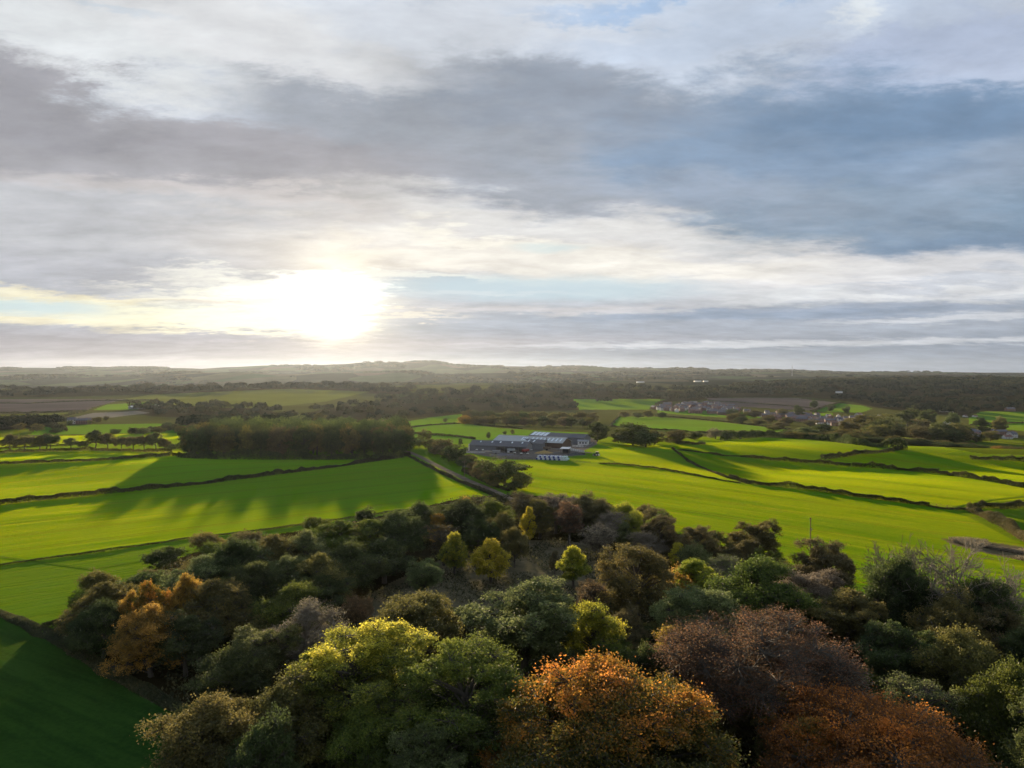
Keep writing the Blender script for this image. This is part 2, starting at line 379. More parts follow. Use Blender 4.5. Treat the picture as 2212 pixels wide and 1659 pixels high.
# ---------------------------------------------------------------- fields (outlines as seen, thrown onto the land)
fields = [  # name, material, outline
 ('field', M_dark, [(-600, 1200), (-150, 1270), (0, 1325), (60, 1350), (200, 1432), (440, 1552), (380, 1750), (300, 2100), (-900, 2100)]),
 ('field', M_rough, [(-200, 1262), (0, 1222), (200, 1195), (400, 1165), (560, 1148), (700, 1128), (860, 1105), (980, 1090), (900, 1180), (500, 1200), (200, 1300), (90, 1365), (0, 1325), (-150, 1270)]),
 ('field', M_crop, [(-500, 1160), (0, 1090), (300, 1060), (450, 1045), (600, 1025), (740, 1006), (870, 988), (885, 980), (1000, 1037), (1100, 1085), (980, 1095), (860, 1105), (700, 1128), (560, 1148), (400, 1165), (200, 1195), (0, 1222), (-200, 1262)]),
 ('field', M_crop, [(-300, 1018), (0, 1003), (200, 996), (390, 985), (440, 988), (870, 988), (740, 1006), (600, 1025), (450, 1045), (300, 1060), (0, 1090), (-500, 1160)]),
 ('field', M_crop, [(-300, 985), (0, 982), (200, 975), (390, 975), (390, 985), (200, 996), (0, 1003), (-300, 1018)]),
 ('field', M_crop, [(-300, 950), (0, 945), (150, 941), (320, 936), (480, 932), (480, 940), (340, 951), (200, 960), (0, 968), (-300, 975)]),
 ('field', M_crop2, [(1120, 998), (1250, 1000), (1310, 1003), (1420, 1013), (1510, 1030), (1617, 1046), (1750, 1058), (1894, 1078), (2006, 1092), (2070, 1105), (2190, 1168), (2400, 1210), (2900, 1400), (2400, 1800), (2000, 1300), (1500, 1180), (1300, 1080), (1120, 1060), (1100, 1030)]),
 ('field', M_crop2, [(1300, 960), (1400, 958), (1445, 966), (1487, 997), (1534, 1018), (1600, 1042), (1510, 1028), (1420, 1012), (1310, 1002), (1250, 995), (1290, 975)]),
 ('field', M_crop2, [(1455, 966), (1534, 980), (1595, 986), (1668, 994), (1776, 1002), (1830, 1008), (1955, 1017), (2028, 1024), (2100, 1034), (2212, 1055), (2500, 1100), (2500, 1130), (2212, 1096), (2092, 1099), (2035, 1100), (2006, 1092), (1894, 1078), (1750, 1058), (1617, 1044), (1534, 1018), (1487, 997)]),
 ('field', M_crop2, [(1440, 965), (1524, 959), (1614, 949), (1704, 955), (1776, 961), (1880, 972), (1960, 975), (2100, 988), (2212, 997), (2500, 1020), (2500, 1100), (2212, 1055), (2100, 1034), (1955, 1017), (1830, 1008), (1776, 1002), (1668, 994), (1595, 986), (1463, 972)]),
 ('field', M_fargreen, [(870, 912), (930, 902), (1010, 893), (1000, 915), (1080, 925), (1200, 932), (1290, 935), (1240, 950), (1100, 955), (1020, 958), (890, 960), (855, 930)]),
 ('field', M_fargreen, [(1338, 898), (1416, 900), (1560, 912), (1722, 930), (1668, 940), (1560, 938), (1416, 930), (1320, 922)]),
 ('field', M_brown, [(1524, 860), (1640, 859), (1722, 860), (1819, 871), (1751, 887), (1640, 881), (1553, 876)]),
 ('field', M_fargreen, [(1762, 889), (1785, 878), (1812, 871), (1862, 876), (1884, 883), (1859, 892)]),
 ('field', M_fargreen, [(1420, 884), (1640, 892), (1800, 892), (1800, 900), (1600, 905), (1420, 892)]),
 ('field', M_olive, [(1956, 894), (2050, 896), (2082, 912), (2028, 920), (1930, 905)]),
 ('field', M_fargreen, [(2090, 905), (2118, 889), (2300, 890), (2300, 932), (2212, 932), (2096, 918)]),
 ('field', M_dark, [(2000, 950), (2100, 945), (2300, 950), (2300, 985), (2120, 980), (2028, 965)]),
 ('field', M_fargreen, [(1420, 868), (1440, 862), (1240, 862), (1250, 885), (1400, 885)]),
 ('field', M_brown, [(-300, 862), (0, 862), (190, 862), (270, 862), (200, 880), (185, 888), (60, 893), (-300, 895)]),
 ('field', M_far, [(-300, 900), (0, 897), (160, 891), (130, 903), (70, 912), (0, 918), (-300, 925)]),
 ('field', M_stub, [(150, 904), (200, 892), (300, 888), (325, 892), (240, 902)]),
 ('field', M_fargreen, [(200, 886), (230, 874), (330, 868), (340, 876), (290, 885)]),
 ('field', M_far, [(330, 852), (620, 840), (800, 846), (700, 868), (560, 882), (480, 880), (330, 872), (270, 862)]),
 ('field', M_fargreen, [(60, 940), (90, 922), (200, 917), (340, 915), (500, 925), (470, 935), (320, 936)]),
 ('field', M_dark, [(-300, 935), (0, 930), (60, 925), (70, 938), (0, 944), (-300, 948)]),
 ('woodland_floor', M_wood, [(870, 1105), (1000, 1075), (1110, 1068), (1300, 1080), (1450, 1150), (1700, 1215), (1850, 1300), (2000, 1280), (2260, 1380), (2700, 1700), (2400, 2400), (600, 2600), (380, 1700), (440, 1552), (290, 1480), (180, 1415), (110, 1365), (165, 1320), (240, 1270), (380, 1210), (480, 1170), (700, 1140)]),
 ('clearing', M_clear, [(1000, 1190), (1100, 1165), (1240, 1170), (1330, 1190), (1440, 1225), (1370, 1300), (1200, 1300), (1000, 1340), (820, 1360), (640, 1420), (600, 1380), (750, 1310), (880, 1240)]),
 ('farmyard', M_yard, [(1005, 968), (1050, 955), (1240, 940), (1290, 948), (1290, 960), (1258, 975), (1240, 985), (1150, 993), (1085, 992), (1010, 978)]),
]
DEAD = [(2031, 1164), (2093, 1166), (2160, 1174), (2260, 1190), (2300, 1230), (2212, 1212), (2130, 1195), (2070, 1180)]
fields.append(('rough_strip', M_dead, DEAD))
woods_far = {   # outlines of the far woods on the land
 'ridge': [(-300, 845), (0, 842), (110, 846), (220, 842), (330, 842), (420, 838), (560, 836), (640, 834), (760, 836), (900, 842), (860, 852), (700, 846), (560, 844), (420, 850), (300, 852), (150, 857), (-300, 862)],
 'mid': [(600, 905), (700, 884), (800, 872), (900, 852), (1050, 842), (1200, 836), (1350, 838), (1500, 846), (1520, 864), (1440, 868), (1300, 872), (1240, 870), (1250, 886), (1100, 890), (1000, 895), (900, 902), (800, 915), (700, 912)],
 'right': [(1500, 846), (1560, 838), (1700, 829), (1900, 824), (2350, 822), (2350, 888), (2120, 888), (2080, 898), (1990, 893), (1890, 880), (1840, 868), (1740, 858), (1560, 858), (1510, 864)],
 'left': [(290, 884), (340, 876), (440, 878), (560, 882), (600, 892), (560, 902), (430, 902), (330, 900), (295, 894)],
 'leftmid': [(390, 922), (420, 912), (500, 908), (600, 905), (660, 908), (600, 920), (450, 930)],
 'leftfar': [(-300, 928), (0, 919), (60, 914), (110, 912), (130, 918), (70, 924), (0, 930), (-300, 938)],
}
def build_ground():
    polys = [unproj_poly(f[2]) for f in fields]
    wpolys = [unproj_poly(p) for p in woods_far.values()]
    # ground grid in rings about the viewpoint, fine in the seen sector, plus the ring cells behind
    ys = np.concatenate([np.exp(np.linspace(math.log(28), math.log(1100), 640)), np.exp(np.linspace(math.log(1100), math.log(11400), 300))[1:]])
    ss = np.linspace(-1.3, 1.3, 700)
    Y, SS = np.meshgrid(ys, ss, indexing='ij'); X = SS * Y
    Z = H(X, Y)
    n0, n1_ = X.shape
    idx = np.arange(n0 * n1_).reshape(n0, n1_)
    q = np.stack([idx[:-1, :-1], idx[:-1, 1:], idx[1:, 1:], idx[1:, :-1]], -1).reshape(-1, 4)
    cx = (X[:-1, :-1] + X[1:, 1:]).ravel() / 2; cy_ = (Y[:-1, :-1] + Y[1:, 1:]).ravel() / 2
    fid = np.full(len(cx), -1)
    for k, p in enumerate(wpolys):
        b = (cx > p[:, 0].min()) & (cx < p[:, 0].max()) & (cy_ > p[:, 1].min()) & (cy_ < p[:, 1].max())
        ii = np.where(b)[0]; fid[ii[inside(cx[ii], cy_[ii], p)]] = 1000
    for k, p in enumerate(polys):
        b = (cx > p[:, 0].min()) & (cx < p[:, 0].max()) & (cy_ > p[:, 1].min()) & (cy_ < p[:, 1].max())
        ii = np.where(b)[0]; fid[ii[inside(cx[ii], cy_[ii], p)]] = k
    base = fid == -1
    fid[base & (cy_ > 2700)] = -3
    fid[base & (cy_ > 560) & (cy_ <= 2700)] = -2
    V = np.stack([X, Y, Z], -1).reshape(-1, 3)
    def sub(name, sel, mat):
        if not sel.any(): return
        f = q[sel]; u, inv = np.unique(f, return_inverse=True)
        me = mesh_np(name, V[u], inv.reshape(-1, 4), [mat], smooth=True)
        o = link(bpy.data.objects.new(name, me)); o['kind'] = 'structure'
    sub('ground', fid == -1, M_rough); sub('ground_valley', fid == -2, M_valley); sub('hills', fid == -3, M_hill); sub('woodland_ground', fid == 1000, M_wood)
    for k, f in enumerate(fields): sub(f[0], fid == k, f[1])
    # the land outside the view: behind and to both sides
    s2 = np.concatenate([[-9000, -5000, -2500, -1200, -600, -300, -150], np.linspace(-100, 100, 9), [150, 300, 600, 1200, 2500, 5000, 9000]])
    a = ys[0]
    xs = []
    V2 = []; F2 = []
    def fan(pts_in, pts_out):
        b0 = len(V2)
        for p_, o_ in zip(pts_in, pts_out): V2.append(p_); V2.append(o_)
        for i in range(len(pts_in) - 1): F2.append((b0 + 2 * i, b0 + 2 * i + 1, b0 + 2 * i + 3, b0 + 2 * i + 2))
    left = [tuple(V[idx[i, 0]]) for i in range(0, n0)]; right = [tuple(V[idx[i, -1]]) for i in range(0, n0)]
    bot = [tuple(V[idx[0, j]]) for j in range(0, n1_)]
    ZL = lambda p, x: (x, p[1], p[2])
    fan(left, [(-15200., p[1], p[2]) for p in left]); fan([(15200., p[1], p[2]) for p in right], right)
    fan([(p[0], -3000., p[2]) for p in bot], bot)
    fan([(-15200., -3000., left[0][2]), (left[0][0], -3000., left[0][2])], [(-15200., a, left[0][2]), left[0]])
    fan([(right[0][0], -3000., right[0][2]), (15200., -3000., right[0][2])], [right[0], (15200., a, right[0][2])])
    me = mesh_np('ground_beyond', np.array(V2), np.array(F2), [M_rough])
    import bmesh
    bm = bmesh.new(); bm.from_mesh(me); bmesh.ops.recalc_face_normals(bm, faces=bm.faces); 
    for f_ in bm.faces:
        if f_.normal.z < 0: f_.normal_flip()
    bm.to_mesh(me); bm.free()
    o = link(bpy.data.objects.new('ground_beyond', me)); o['kind'] = 'structure'
    return polys, wpolys
POLYS, WPOLYS = build_ground()

def strip(name, pts, width, mat, lift=.05, kind='structure'):
    L = unproj_poly(pts, False, 6)[:, :2]
    d = np.gradient(L, axis=0); d /= np.linalg.norm(d, axis=1)[:, None]; nrm = np.stack([-d[:, 1], d[:, 0]], 1)
    cols_ = []
    for k in (-.5, -.25, 0, .25, .5):
        p = L + nrm * width * k; cols_.append(np.column_stack([p, H(p[:, 0], p[:, 1]) + lift]))
    A = np.stack(cols_, 1); n = len(L); idx = np.arange(n * 5).reshape(n, 5)
    q = np.stack([idx[:-1, :-1], idx[1:, :-1], idx[1:, 1:], idx[:-1, 1:]], -1).reshape(-1, 4)
    me = mesh_np(name, A.reshape(-1, 3), q, [mat], smooth=True)
    o = link(bpy.data.objects.new(name, me)); o['kind'] = kind
    return o
LANE = [(862, 972), (885, 977), (910, 988), (940, 1004), (975, 1021), (1010, 1038), (1040, 1050), (1075, 1065), (1110, 1082)]
strip('lane', LANE, 3.4, M_lane, .12)
strip('track', [(2310, 1062), (2200, 1074), (2140, 1080), (2060, 1096)], 1.2, M_track, .1); strip('track', [(2330, 1068), (2220, 1079), (2150, 1085), (2075, 1099)], 1.0, M_track, .1)
strip('track', [(0, 1203), (200, 1230), (380, 1200), (560, 1172), (760, 1145)], .8, M_track, .1)

# ---------------------------------------------------------------- foliage
LEAFGAIN = 1.25
def leaf_mat(name, cols_, trans=.4, hue=.018, val=.22, gloss=.018):
    m = bpy.data.materials.new(name); m.use_nodes = True; t = NT(m.node_tree); t.n.clear()
    a = t.new('ShaderNodeAttribute', attribute_name='tint'); oi = t.new('ShaderNodeObjectInfo')
    n = len(cols_)
    c = t.ramp(a.outputs['Fac'], [(i / (n - 1), lin(q)) for i, q in enumerate(cols_)])
    h = t.new('ShaderNodeHueSaturation'); t.put(h.inputs['Color'], c)
    t.put(h.inputs['Hue'], t.rng(oi.outputs['Random'], 0, 1, .5 - hue, .5 + hue, False))
    r2 = t.math('FRACT', t.math('MULTIPLY', oi.outputs['Random'], 17.3)); t.put(h.inputs['Value'], t.rng(r2, 0, 1, 1 - val, 1 + val, False))
    cc = t.vm('SCALE', h.outputs[0], sc=LEAFGAIN)
    df = t.new('ShaderNodeBsdfDiffuse'); t.put(df.inputs[0], cc)
    tr = t.new('ShaderNodeBsdfTranslucent'); g_ = t.new('ShaderNodeGamma'); t.put(g_.inputs[0], cc); g_.inputs[1].default_value = .8; t.put(tr.inputs[0], g_.outputs[0])
    mx = t.new('ShaderNodeMixShader'); mx.inputs[0].default_value = trans; t.l.new(df.outputs[0], mx.inputs[1]); t.l.new(tr.outputs[0], mx.inputs[2])
    gl = t.new('ShaderNodeBsdfGlossy'); gl.inputs['Roughness'].default_value = .45
    m2 = t.new('ShaderNodeMixShader'); m2.inputs[0].default_value = gloss; t.l.new(mx.outputs[0], m2.inputs[1]); t.l.new(gl.outputs[0], m2.inputs[2])
    o = t.new('ShaderNodeOutputMaterial'); t.l.new(m2.outputs[0], o.inputs[0])
    return m
LM = {
 'green': leaf_mat('leaves_green', [(48, 60, 24), (68, 82, 30), (90, 102, 36), (124, 130, 44)]),
 'dark': leaf_mat('leaves_dark_green', [(38, 46, 24), (52, 62, 30), (66, 76, 36), (90, 98, 46)], .4),
 'sage': leaf_mat('leaves_grey_green', [(58, 68, 38), (78, 88, 48), (98, 106, 60), (126, 132, 76)], .42),
 'lime': leaf_mat('leaves_yellow_green', [(74, 88, 30), (106, 116, 34), (146, 146, 38), (200, 188, 46)], .55, .015, .12),
 'yellow': leaf_mat('leaves_yellow', [(120, 120, 34), (156, 146, 36), (190, 172, 42), (216, 190, 60)], .5, .015, .1),
 'olive': leaf_mat('leaves_olive', [(56, 58, 32), (78, 76, 38), (98, 92, 44), (124, 110, 52)], .4),
 'orange': leaf_mat('leaves_orange', [(58, 64, 26), (84, 78, 28), (154, 102, 34), (212, 122, 50)], .5, .012, .1),
 'gold': leaf_mat('leaves_gold', [(84, 74, 34), (122, 98, 40), (158, 120, 44), (196, 150, 62)], .5, .015, .12),
 'rust': leaf_mat('leaves_rust', [(60, 54, 36), (84, 68, 44), (108, 80, 54), (144, 110, 74)], .5, .015, .12),
 'copper': leaf_mat('leaves_copper', [(78, 58, 30), (112, 72, 32), (152, 94, 36), (204, 124, 44)], .5, .012, .1),
 'brown': leaf_mat('leaves_brown', [(58, 58, 36), (78, 74, 44), (98, 90, 54), (120, 104, 64)], .38),
 'twig': leaf_mat('leaves_pale_twiggy', [(84, 78, 64), (108, 100, 80), (130, 120, 96), (150, 136, 100)], .3),
 'far': leaf_mat('leaves_far_wood', [(26, 33, 24), (36, 43, 29), (48, 51, 33), (64, 62, 40)], .15, .03, .2, 0.0),
 'hedge': leaf_mat('leaves_hedge', [(38, 42, 26), (50, 54, 30), (64, 62, 36), (84, 78, 46)], .35),
 'grass': leaf_mat('grass_blades', [(34, 72, 22), (46, 90, 26), (60, 106, 30), (86, 124, 40)], .3, 0, 0, 0),
 'rim': leaf_mat('leaves_rim', [(56, 68, 30), (88, 100, 36), (140, 142, 44), (204, 194, 60)], .55, .015, .12),
}
def bark_mat(name, c1, c2):
    m = bpy.data.materials.new(name); m.use_nodes = True; t = NT(m.node_tree); b = m.node_tree.nodes['Principled BSDF']
    tc = t.new('ShaderNodeTexCoord'); mp = t.new('ShaderNodeMapping'); mp.inputs['Scale'].default_value = (3, 3, .5); t.put(mp.inputs[0], tc.outputs['Object'])
    t.put(b.inputs['Base Color'], t.mix(t.noise(mp.outputs[0], 1.5, 5, .7), lin(c1), lin(c2))); b.inputs['Roughness'].default_value = .9
    return m
BARK = bark_mat('bark', (46, 42, 34), (92, 86, 74)); BARKP = bark_mat('bark_pale', (84, 78, 66), (136, 128, 112))

def tubes(lines, rads, sides):
    """many polylines (each (k,3)) of equal length k swept to tubes"""
    L = np.asarray(lines, float); R_ = np.asarray(rads, float)
    n, k, _ = L.shape
    d = np.gradient(L, axis=1); d /= np.linalg.norm(d, axis=2, keepdims=True) + 1e-9
    ref = np.where(np.abs(d[..., 2:3]) > .9, np.array([1., 0, 0]), np.array([0, 0, 1.]))
    a = np.cross(d, ref); a /= np.linalg.norm(a, axis=2, keepdims=True) + 1e-9; b = np.cross(d, a)
    th = np.arange(sides) * 2 * math.pi / sides
    V = L[:, :, None] + R_[:, :, None, None] * (a[:, :, None] * np.cos(th)[:, None] + b[:, :, None] * np.sin(th)[:, None])
    idx = np.arange(n * k * sides).reshape(n, k, sides); i2 = np.roll(idx, -1, 2)
    q = np.stack([idx[:, :-1], i2[:, :-1], i2[:, 1:], idx[:, 1:]], -1).reshape(-1, 4)
    return V.reshape(-1, 3), q
def merge(parts):
    Vs, Fs, o = [], [], 0
    for v, f in parts:
        Vs.append(v); Fs.append(f + o); o += len(v)
    return np.concatenate(Vs), np.concatenate(Fs)
def leaf_quads(P_, size, r, up=.25, aspect=.55):
    n = len(P_)
    N = r.normal(size=(n, 3)); N[:, 2] += up; N /= np.linalg.norm(N, axis=1)[:, None]
    A = np.cross(N, r.normal(size=(n, 3))); A /= np.linalg.norm(A, axis=1)[:, None] + 1e-9; B = np.cross(N, A)
    s = (size * r.uniform(.6, 1.3, n))[:, None]
    V = np.stack([P_ - A * s, P_ - B * s * aspect, P_ + A * s, P_ + B * s * aspect], 1).reshape(-1, 3)
    return V, np.arange(n * 4).reshape(n, 4)
def dirs(n, r, zlo=-.45):
    z = r.uniform(zlo, 1, n); ph = r.uniform(0, 2 * math.pi, n); c = np.sqrt(1 - z * z)
    return np.stack([c * np.cos(ph), c * np.sin(ph), z], 1)
def make_tree(seed, Ht, R, cb=.25, n=60, leaves=40000, ls=.22, cr=.24, sub=16, lump=.25, shape='round', twigs=True, fill=.75, flat=.75, droop=0., lod=0, toptint=.0, zlo=-.55, tb=.42):
    """returns (crown mesh, trunk mesh) of a tree Ht tall with crown radius R"""
    r = np.random.RandomState(seed)
    zc = Ht * (1 + cb) / 2; hz = Ht * (1 - cb) / 2
    D = dirs(n, r, zlo)
    ph = r.uniform(0, 6.28, 6)
    lob = 1 + lump * (np.sin(3 * np.arctan2(D[:, 1], D[:, 0]) + ph[0]) * .5 + np.sin(5 * D[:, 0] + ph[1]) * .35 + np.sin(4 * D[:, 2] + 3 * D[:, 1] + ph[2]) * .4 + r.uniform(-.45, .45, n))
    rr = np.where(r.rand(n) < fill, r.uniform(.78, .92, n), r.uniform(.3, .75, n)) * np.clip(lob, .5, 1.35)
    C = D * rr[:, None]
    if shape == 'oval': C[:, :2] *= (1 - .35 * np.clip(C[:, 2:3], 0, 1))
    if shape == 'cone': C[:, :2] *= np.clip(.98 - .62 * np.maximum(C[:, 2:3], -.25), .12, 1.15)
    if shape == 'vase': C[:, :2] *= (.78 + .3 * C[:, 2:3])
    if shape == 'dome': C[:, 2] = np.where(C[:, 2] < 0, C[:, 2] * (.75 if zlo > -.8 else 1), C[:, 2])
    if shape in ('cone', 'oval', 'round'): C[:6] = np.array([[0, 0, .96], [.1, .05, .84], [-.1, .08, .8], [.05, -.14, .78], [-.16, -.08, .7], [.18, .1, .68]])
    C = C * np.array([R, R, hz]) * (1 - cr * .55) + np.array([0, 0, zc])
    C[:, 2] -= droop * np.hypot(C[:, 0], C[:, 1]) / R
    crr = R * cr * r.uniform(.65, 1.3, n)
    # sub clusters
    m = n * sub; ci = np.repeat(np.arange(n), sub)
    sd = dirs(m, r, -.6); sp = C[ci] + sd * (crr[ci] * r.uniform(.55, 1.1, m))[:, None] * np.array([1, 1, flat])
    sp[:, 2] = np.maximum(sp[:, 2], Ht * cb * .35)
    li = r.randint(0, m, leaves)
    lp = sp[li] + r.normal(size=(leaves, 3)) * (crr[ci[li]] * .22 * r.uniform(.5, 1.3, leaves))[:, None] * np.array([1, 1, .8])
    V, q = leaf_quads(lp, ls, r)
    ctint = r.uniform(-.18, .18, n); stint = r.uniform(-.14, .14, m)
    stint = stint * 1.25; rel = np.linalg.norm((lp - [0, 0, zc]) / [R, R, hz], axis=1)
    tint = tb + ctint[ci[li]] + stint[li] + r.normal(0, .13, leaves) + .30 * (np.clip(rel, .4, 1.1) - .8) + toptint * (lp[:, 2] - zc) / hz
    crown = mesh_np('crown', V, q, fattr={'tint': np.clip(tint, 0, 1)})
    # trunk and limbs
    parts = []
    k = 7; tt = np.linspace(0, 1, k)
    top = zc + hz * .45
    bend = np.cumsum(r.normal(0, R * .03, (k, 2)), 0); trunk = np.column_stack([bend - bend[0], tt * top])
    r0 = Ht * .022 + .05
    parts.append(tubes([trunk], [r0 * (1.25 - tt) ** .9], 7 if lod == 0 else 4))
    if lod < 2:
        sel = np.arange(n) if lod == 0 else np.arange(0, n, 3)
        T = np.clip((C[sel, 2] - .45 * np.hypot(C[sel, 0], C[sel, 1])) / top, cb * .55, .92) * r.uniform(.75, 1, len(sel))
        base = np.stack([np.interp(T, tt, trunk[:, j]) for j in range(3)], 1)
        kk = 5; u = np.linspace(0, 1, kk)[None, :, None]
        mid = (base + C[sel]) / 2; mid[:, 2] += .04 * Ht; mid += r.normal(0, R * .05, mid.shape)
        L = (1 - u) ** 2 * base[:, None] + 2 * u * (1 - u) * mid[:, None] + u ** 2 * C[sel][:, None]
        parts.append(tubes(L, (r0 * .42 * (1 - .8 * u[..., 0])) * np.ones((len(sel), 1)), 4))
        if twigs:
            s2 = np.arange(m) if lod == 0 else np.arange(0, m, 4)
            e = sp[s2] + sd[s2] * (crr[ci[s2]] * .3)[:, None]
            Lt = np.stack([C[ci[s2]], (C[ci[s2]] + e) / 2 + r.normal(0, crr.mean() * .12, e.shape), e], 1)
            parts.append(tubes(Lt, np.ones((len(s2), 1)) * np.array([[.05, .03, .012]]) * (Ht / 14), 3))
    tv, tf = merge(parts)
    tm = mesh_np('trunk', tv, tf, smooth=True)
    return crown, tm
def make_bare(seed, Ht, R, cb=.3, haze_leaves=0, levels=5):
    """a leafless tree: repeatedly forking limbs"""
    r = np.random.RandomState(seed); parts = []; tips = []
    def grow(starts, ds, lens, rads_, lv):
        n = len(starts); u = np.linspace(0, 1, 4)[None, :, None]
        bendv = r.normal(0, .18, (n, 3)) * lens[:, None]
        L = starts[:, None] + ds[:, None] * (u * lens[:, None, None]) + bendv[:, None] * (u * u)
        parts.append(tubes(L, np.maximum(rads_[:, None] * (1 - .4 * u[..., 0]), .036), 5 if lv < 2 else 3))
        if lv >= levels:
            tips.append(L[:, -1]); return
        kids = [5, 3, 3, 3, 3, 3, 3][lv]
        E = L[:, -1]; e2 = L[:, 2]
        dd = (L[:, -1] - L[:, -2]); dd /= np.linalg.norm(dd, axis=1)[:, None]
        S_ = np.concatenate([E if i < kids - 1 or lv == 0 else e2 for i in range(kids)])
        spread = [.55, .42, .42, .45, .5, .5, .5][lv]
        nd = np.concatenate([dd] * kids) + r.normal(0, spread, (n * kids, 3)); nd[:, 2] += .1
        nd /= np.linalg.norm(nd, axis=1)[:, None]
        grow(S_, nd, np.concatenate([lens] * kids) * r.uniform(.62, .92, n * kids), np.concatenate([rads_] * kids) * .63, lv + 1)
    grow(np.zeros((1, 3)), np.array([[0, 0, 1.]]), np.array([Ht * max(cb, .2)]), np.array([Ht * .024]), 0)
    v, f = merge(parts)
    v = v * [1, 1, Ht / v[:, 2].max()]; hr = np.percentile(np.hypot(v[:, 0], v[:, 1]), 97); v[:, :2] *= (R / hr)
    k = np.clip(v[:, 2:3] / (Ht * cb), 0.25, 1); v[:, :2] = v[:, :2] * np.where(np.hypot(v[:, 0], v[:, 1])[:, None] < .8, .5 + .5 * k, 1)
    tm = mesh_np('trunk', v, f, smooth=True)
    if not haze_leaves: return None, tm
    tp = v[r.randint(0, len(v), haze_leaves * 3)]; tp = tp[tp[:, 2] > Ht * cb][:haze_leaves]
    V, q = leaf_quads(tp + r.normal(0, .35, tp.shape), .16, r)
    return mesh_np('crown', V, q, fattr={'tint': r.uniform(0, 1, len(q))}), tm

P_T = {}
def proto(name, Ht, R, pair): P_T[name] = (Ht, R, pair)
proto('round1', 16, 7, make_tree(1, 16, 7, .22, 60, 60000, 0.155, .27, 18, zlo=-.92))
proto('round2', 16, 7, make_tree(2, 16, 7, .18, 75, 60000, 0.155, .24, 16, .32, zlo=-.92))
proto('round3', 14, 7, make_tree(3, 14, 7, .20, 50, 54000, 0.155, .30, 20, .28, zlo=-.92))
proto('oak1', 17, 7, make_tree(4, 17, 7, .14, 80, 60000, 0.16, .24, 16, .24, 'dome', fill=.85, zlo=-.8))
proto('oak2', 17, 7, make_tree(5, 17, 7, .14, 76, 52000, 0.16, .24, 16, .3, 'dome', fill=.9, zlo=-.8))
proto('ash1', 18, 7, make_tree(6, 18, 7, .22, 90, 66000, 0.145, .20, 16, .35, 'vase', flat=.6, zlo=-.92))
proto('ash2', 18, 7, make_tree(7, 18, 7, .25, 80, 58000, 0.145, .21, 16, .4, 'vase', flat=.6, zlo=-.92))
proto('oval1', 14, 4.4, make_tree(8, 14, 4.4, .14, 60, 34000, 0.14, .27, 14, .2, 'oval', zlo=-.92))
proto('oval2', 14, 4.4, make_tree(9, 14, 4.4, .12, 60, 32000, 0.14, .27, 14, .3, 'oval', zlo=-.92))
proto('cone1', 11, 3.8, make_tree(10, 11, 3.8, .08, 80, 30000, .15, .26, 14, .18, 'cone', toptint=.2, zlo=-.92))
proto('weep1', 13, 6, make_tree(11, 13, 6, .1, 80, 60000, 0.125, .24, 16, .3, 'round', droop=2.0, flat=1.2))
proto('sparse1', 14, 6, make_tree(12, 14, 6, .2, 70, 11000, .12, .26, 24, .3, 'round', zlo=-.92))
proto('sparse2', 15, 6, make_tree(13, 15, 6, .2, 80, 16000, .13, .24, 24, .35, 'vase', zlo=-.92))
proto('bush1', 6, 4, make_tree(14, 6, 4, .02, 40, 14000, .15, .32, 14, .35, 'dome', lod=1))
proto('bush2', 6, 4, make_tree(15, 6, 4, .02, 46, 14000, .15, .28, 14, .4, 'dome', lod=1))
proto('mid1', 15, 7, make_tree(16, 15, 7, .0, 60, 8500, .34, .30, 12, .3, 'dome', lod=1, zlo=-1))
proto('mid2', 15, 7, make_tree(17, 15, 7, .03, 56, 8500, .34, .30, 12, .3, 'dome', lod=1, zlo=-1))
proto('mid3', 15, 6, make_tree(18, 15, 6, .0, 60, 8500, .33, .30, 12, .3, 'round', lod=1, zlo=-1))
proto('mid4', 15, 7, make_tree(19, 15, 7, .12, 46, 6500, .34, .28, 12, .4, 'dome', lod=1, zlo=-1))
proto('row1', 13, 6, make_tree(24, 13, 6, .1, 50, 8000, .3, .28, 12, .25, 'round', lod=1, zlo=-.75))
proto('row2', 13, 6, make_tree(25, 13, 6, .12, 50, 7000, .3, .28, 12, .35, 'dome', lod=1, zlo=-.75))
proto('far1', 14, 7, make_tree(20, 14, 7, .05, 26, 900, .8, .36, 8, .3, 'dome', lod=2, twigs=False))
proto('far2', 14, 7, make_tree(21, 14, 7, .05, 26, 900, .8, .36, 8, .35, 'round', lod=2, twigs=False))
proto('bare1', 18, 8, make_bare(22, 18, 8, .24, 0, 6)); proto('bare2', 18, 8, make_bare(23, 18, 8, .22, 0, 6))
# the big trees at the front get crowns of their own, with more and smaller leaves
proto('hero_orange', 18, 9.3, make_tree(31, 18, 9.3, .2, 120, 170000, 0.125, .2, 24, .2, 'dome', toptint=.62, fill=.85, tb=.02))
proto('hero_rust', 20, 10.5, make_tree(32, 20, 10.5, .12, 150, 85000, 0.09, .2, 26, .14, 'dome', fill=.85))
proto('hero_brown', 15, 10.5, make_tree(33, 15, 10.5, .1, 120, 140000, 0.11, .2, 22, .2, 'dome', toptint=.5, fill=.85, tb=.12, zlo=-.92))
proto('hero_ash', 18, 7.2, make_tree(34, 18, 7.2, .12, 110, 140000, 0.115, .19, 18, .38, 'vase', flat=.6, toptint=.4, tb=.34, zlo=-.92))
proto('hero_ash2', 18, 7.2, make_tree(35, 18, 7.2, .10, 100, 140000, 0.115, .21, 18, .32, 'dome', flat=.65, toptint=.35, tb=.34, zlo=-.92))

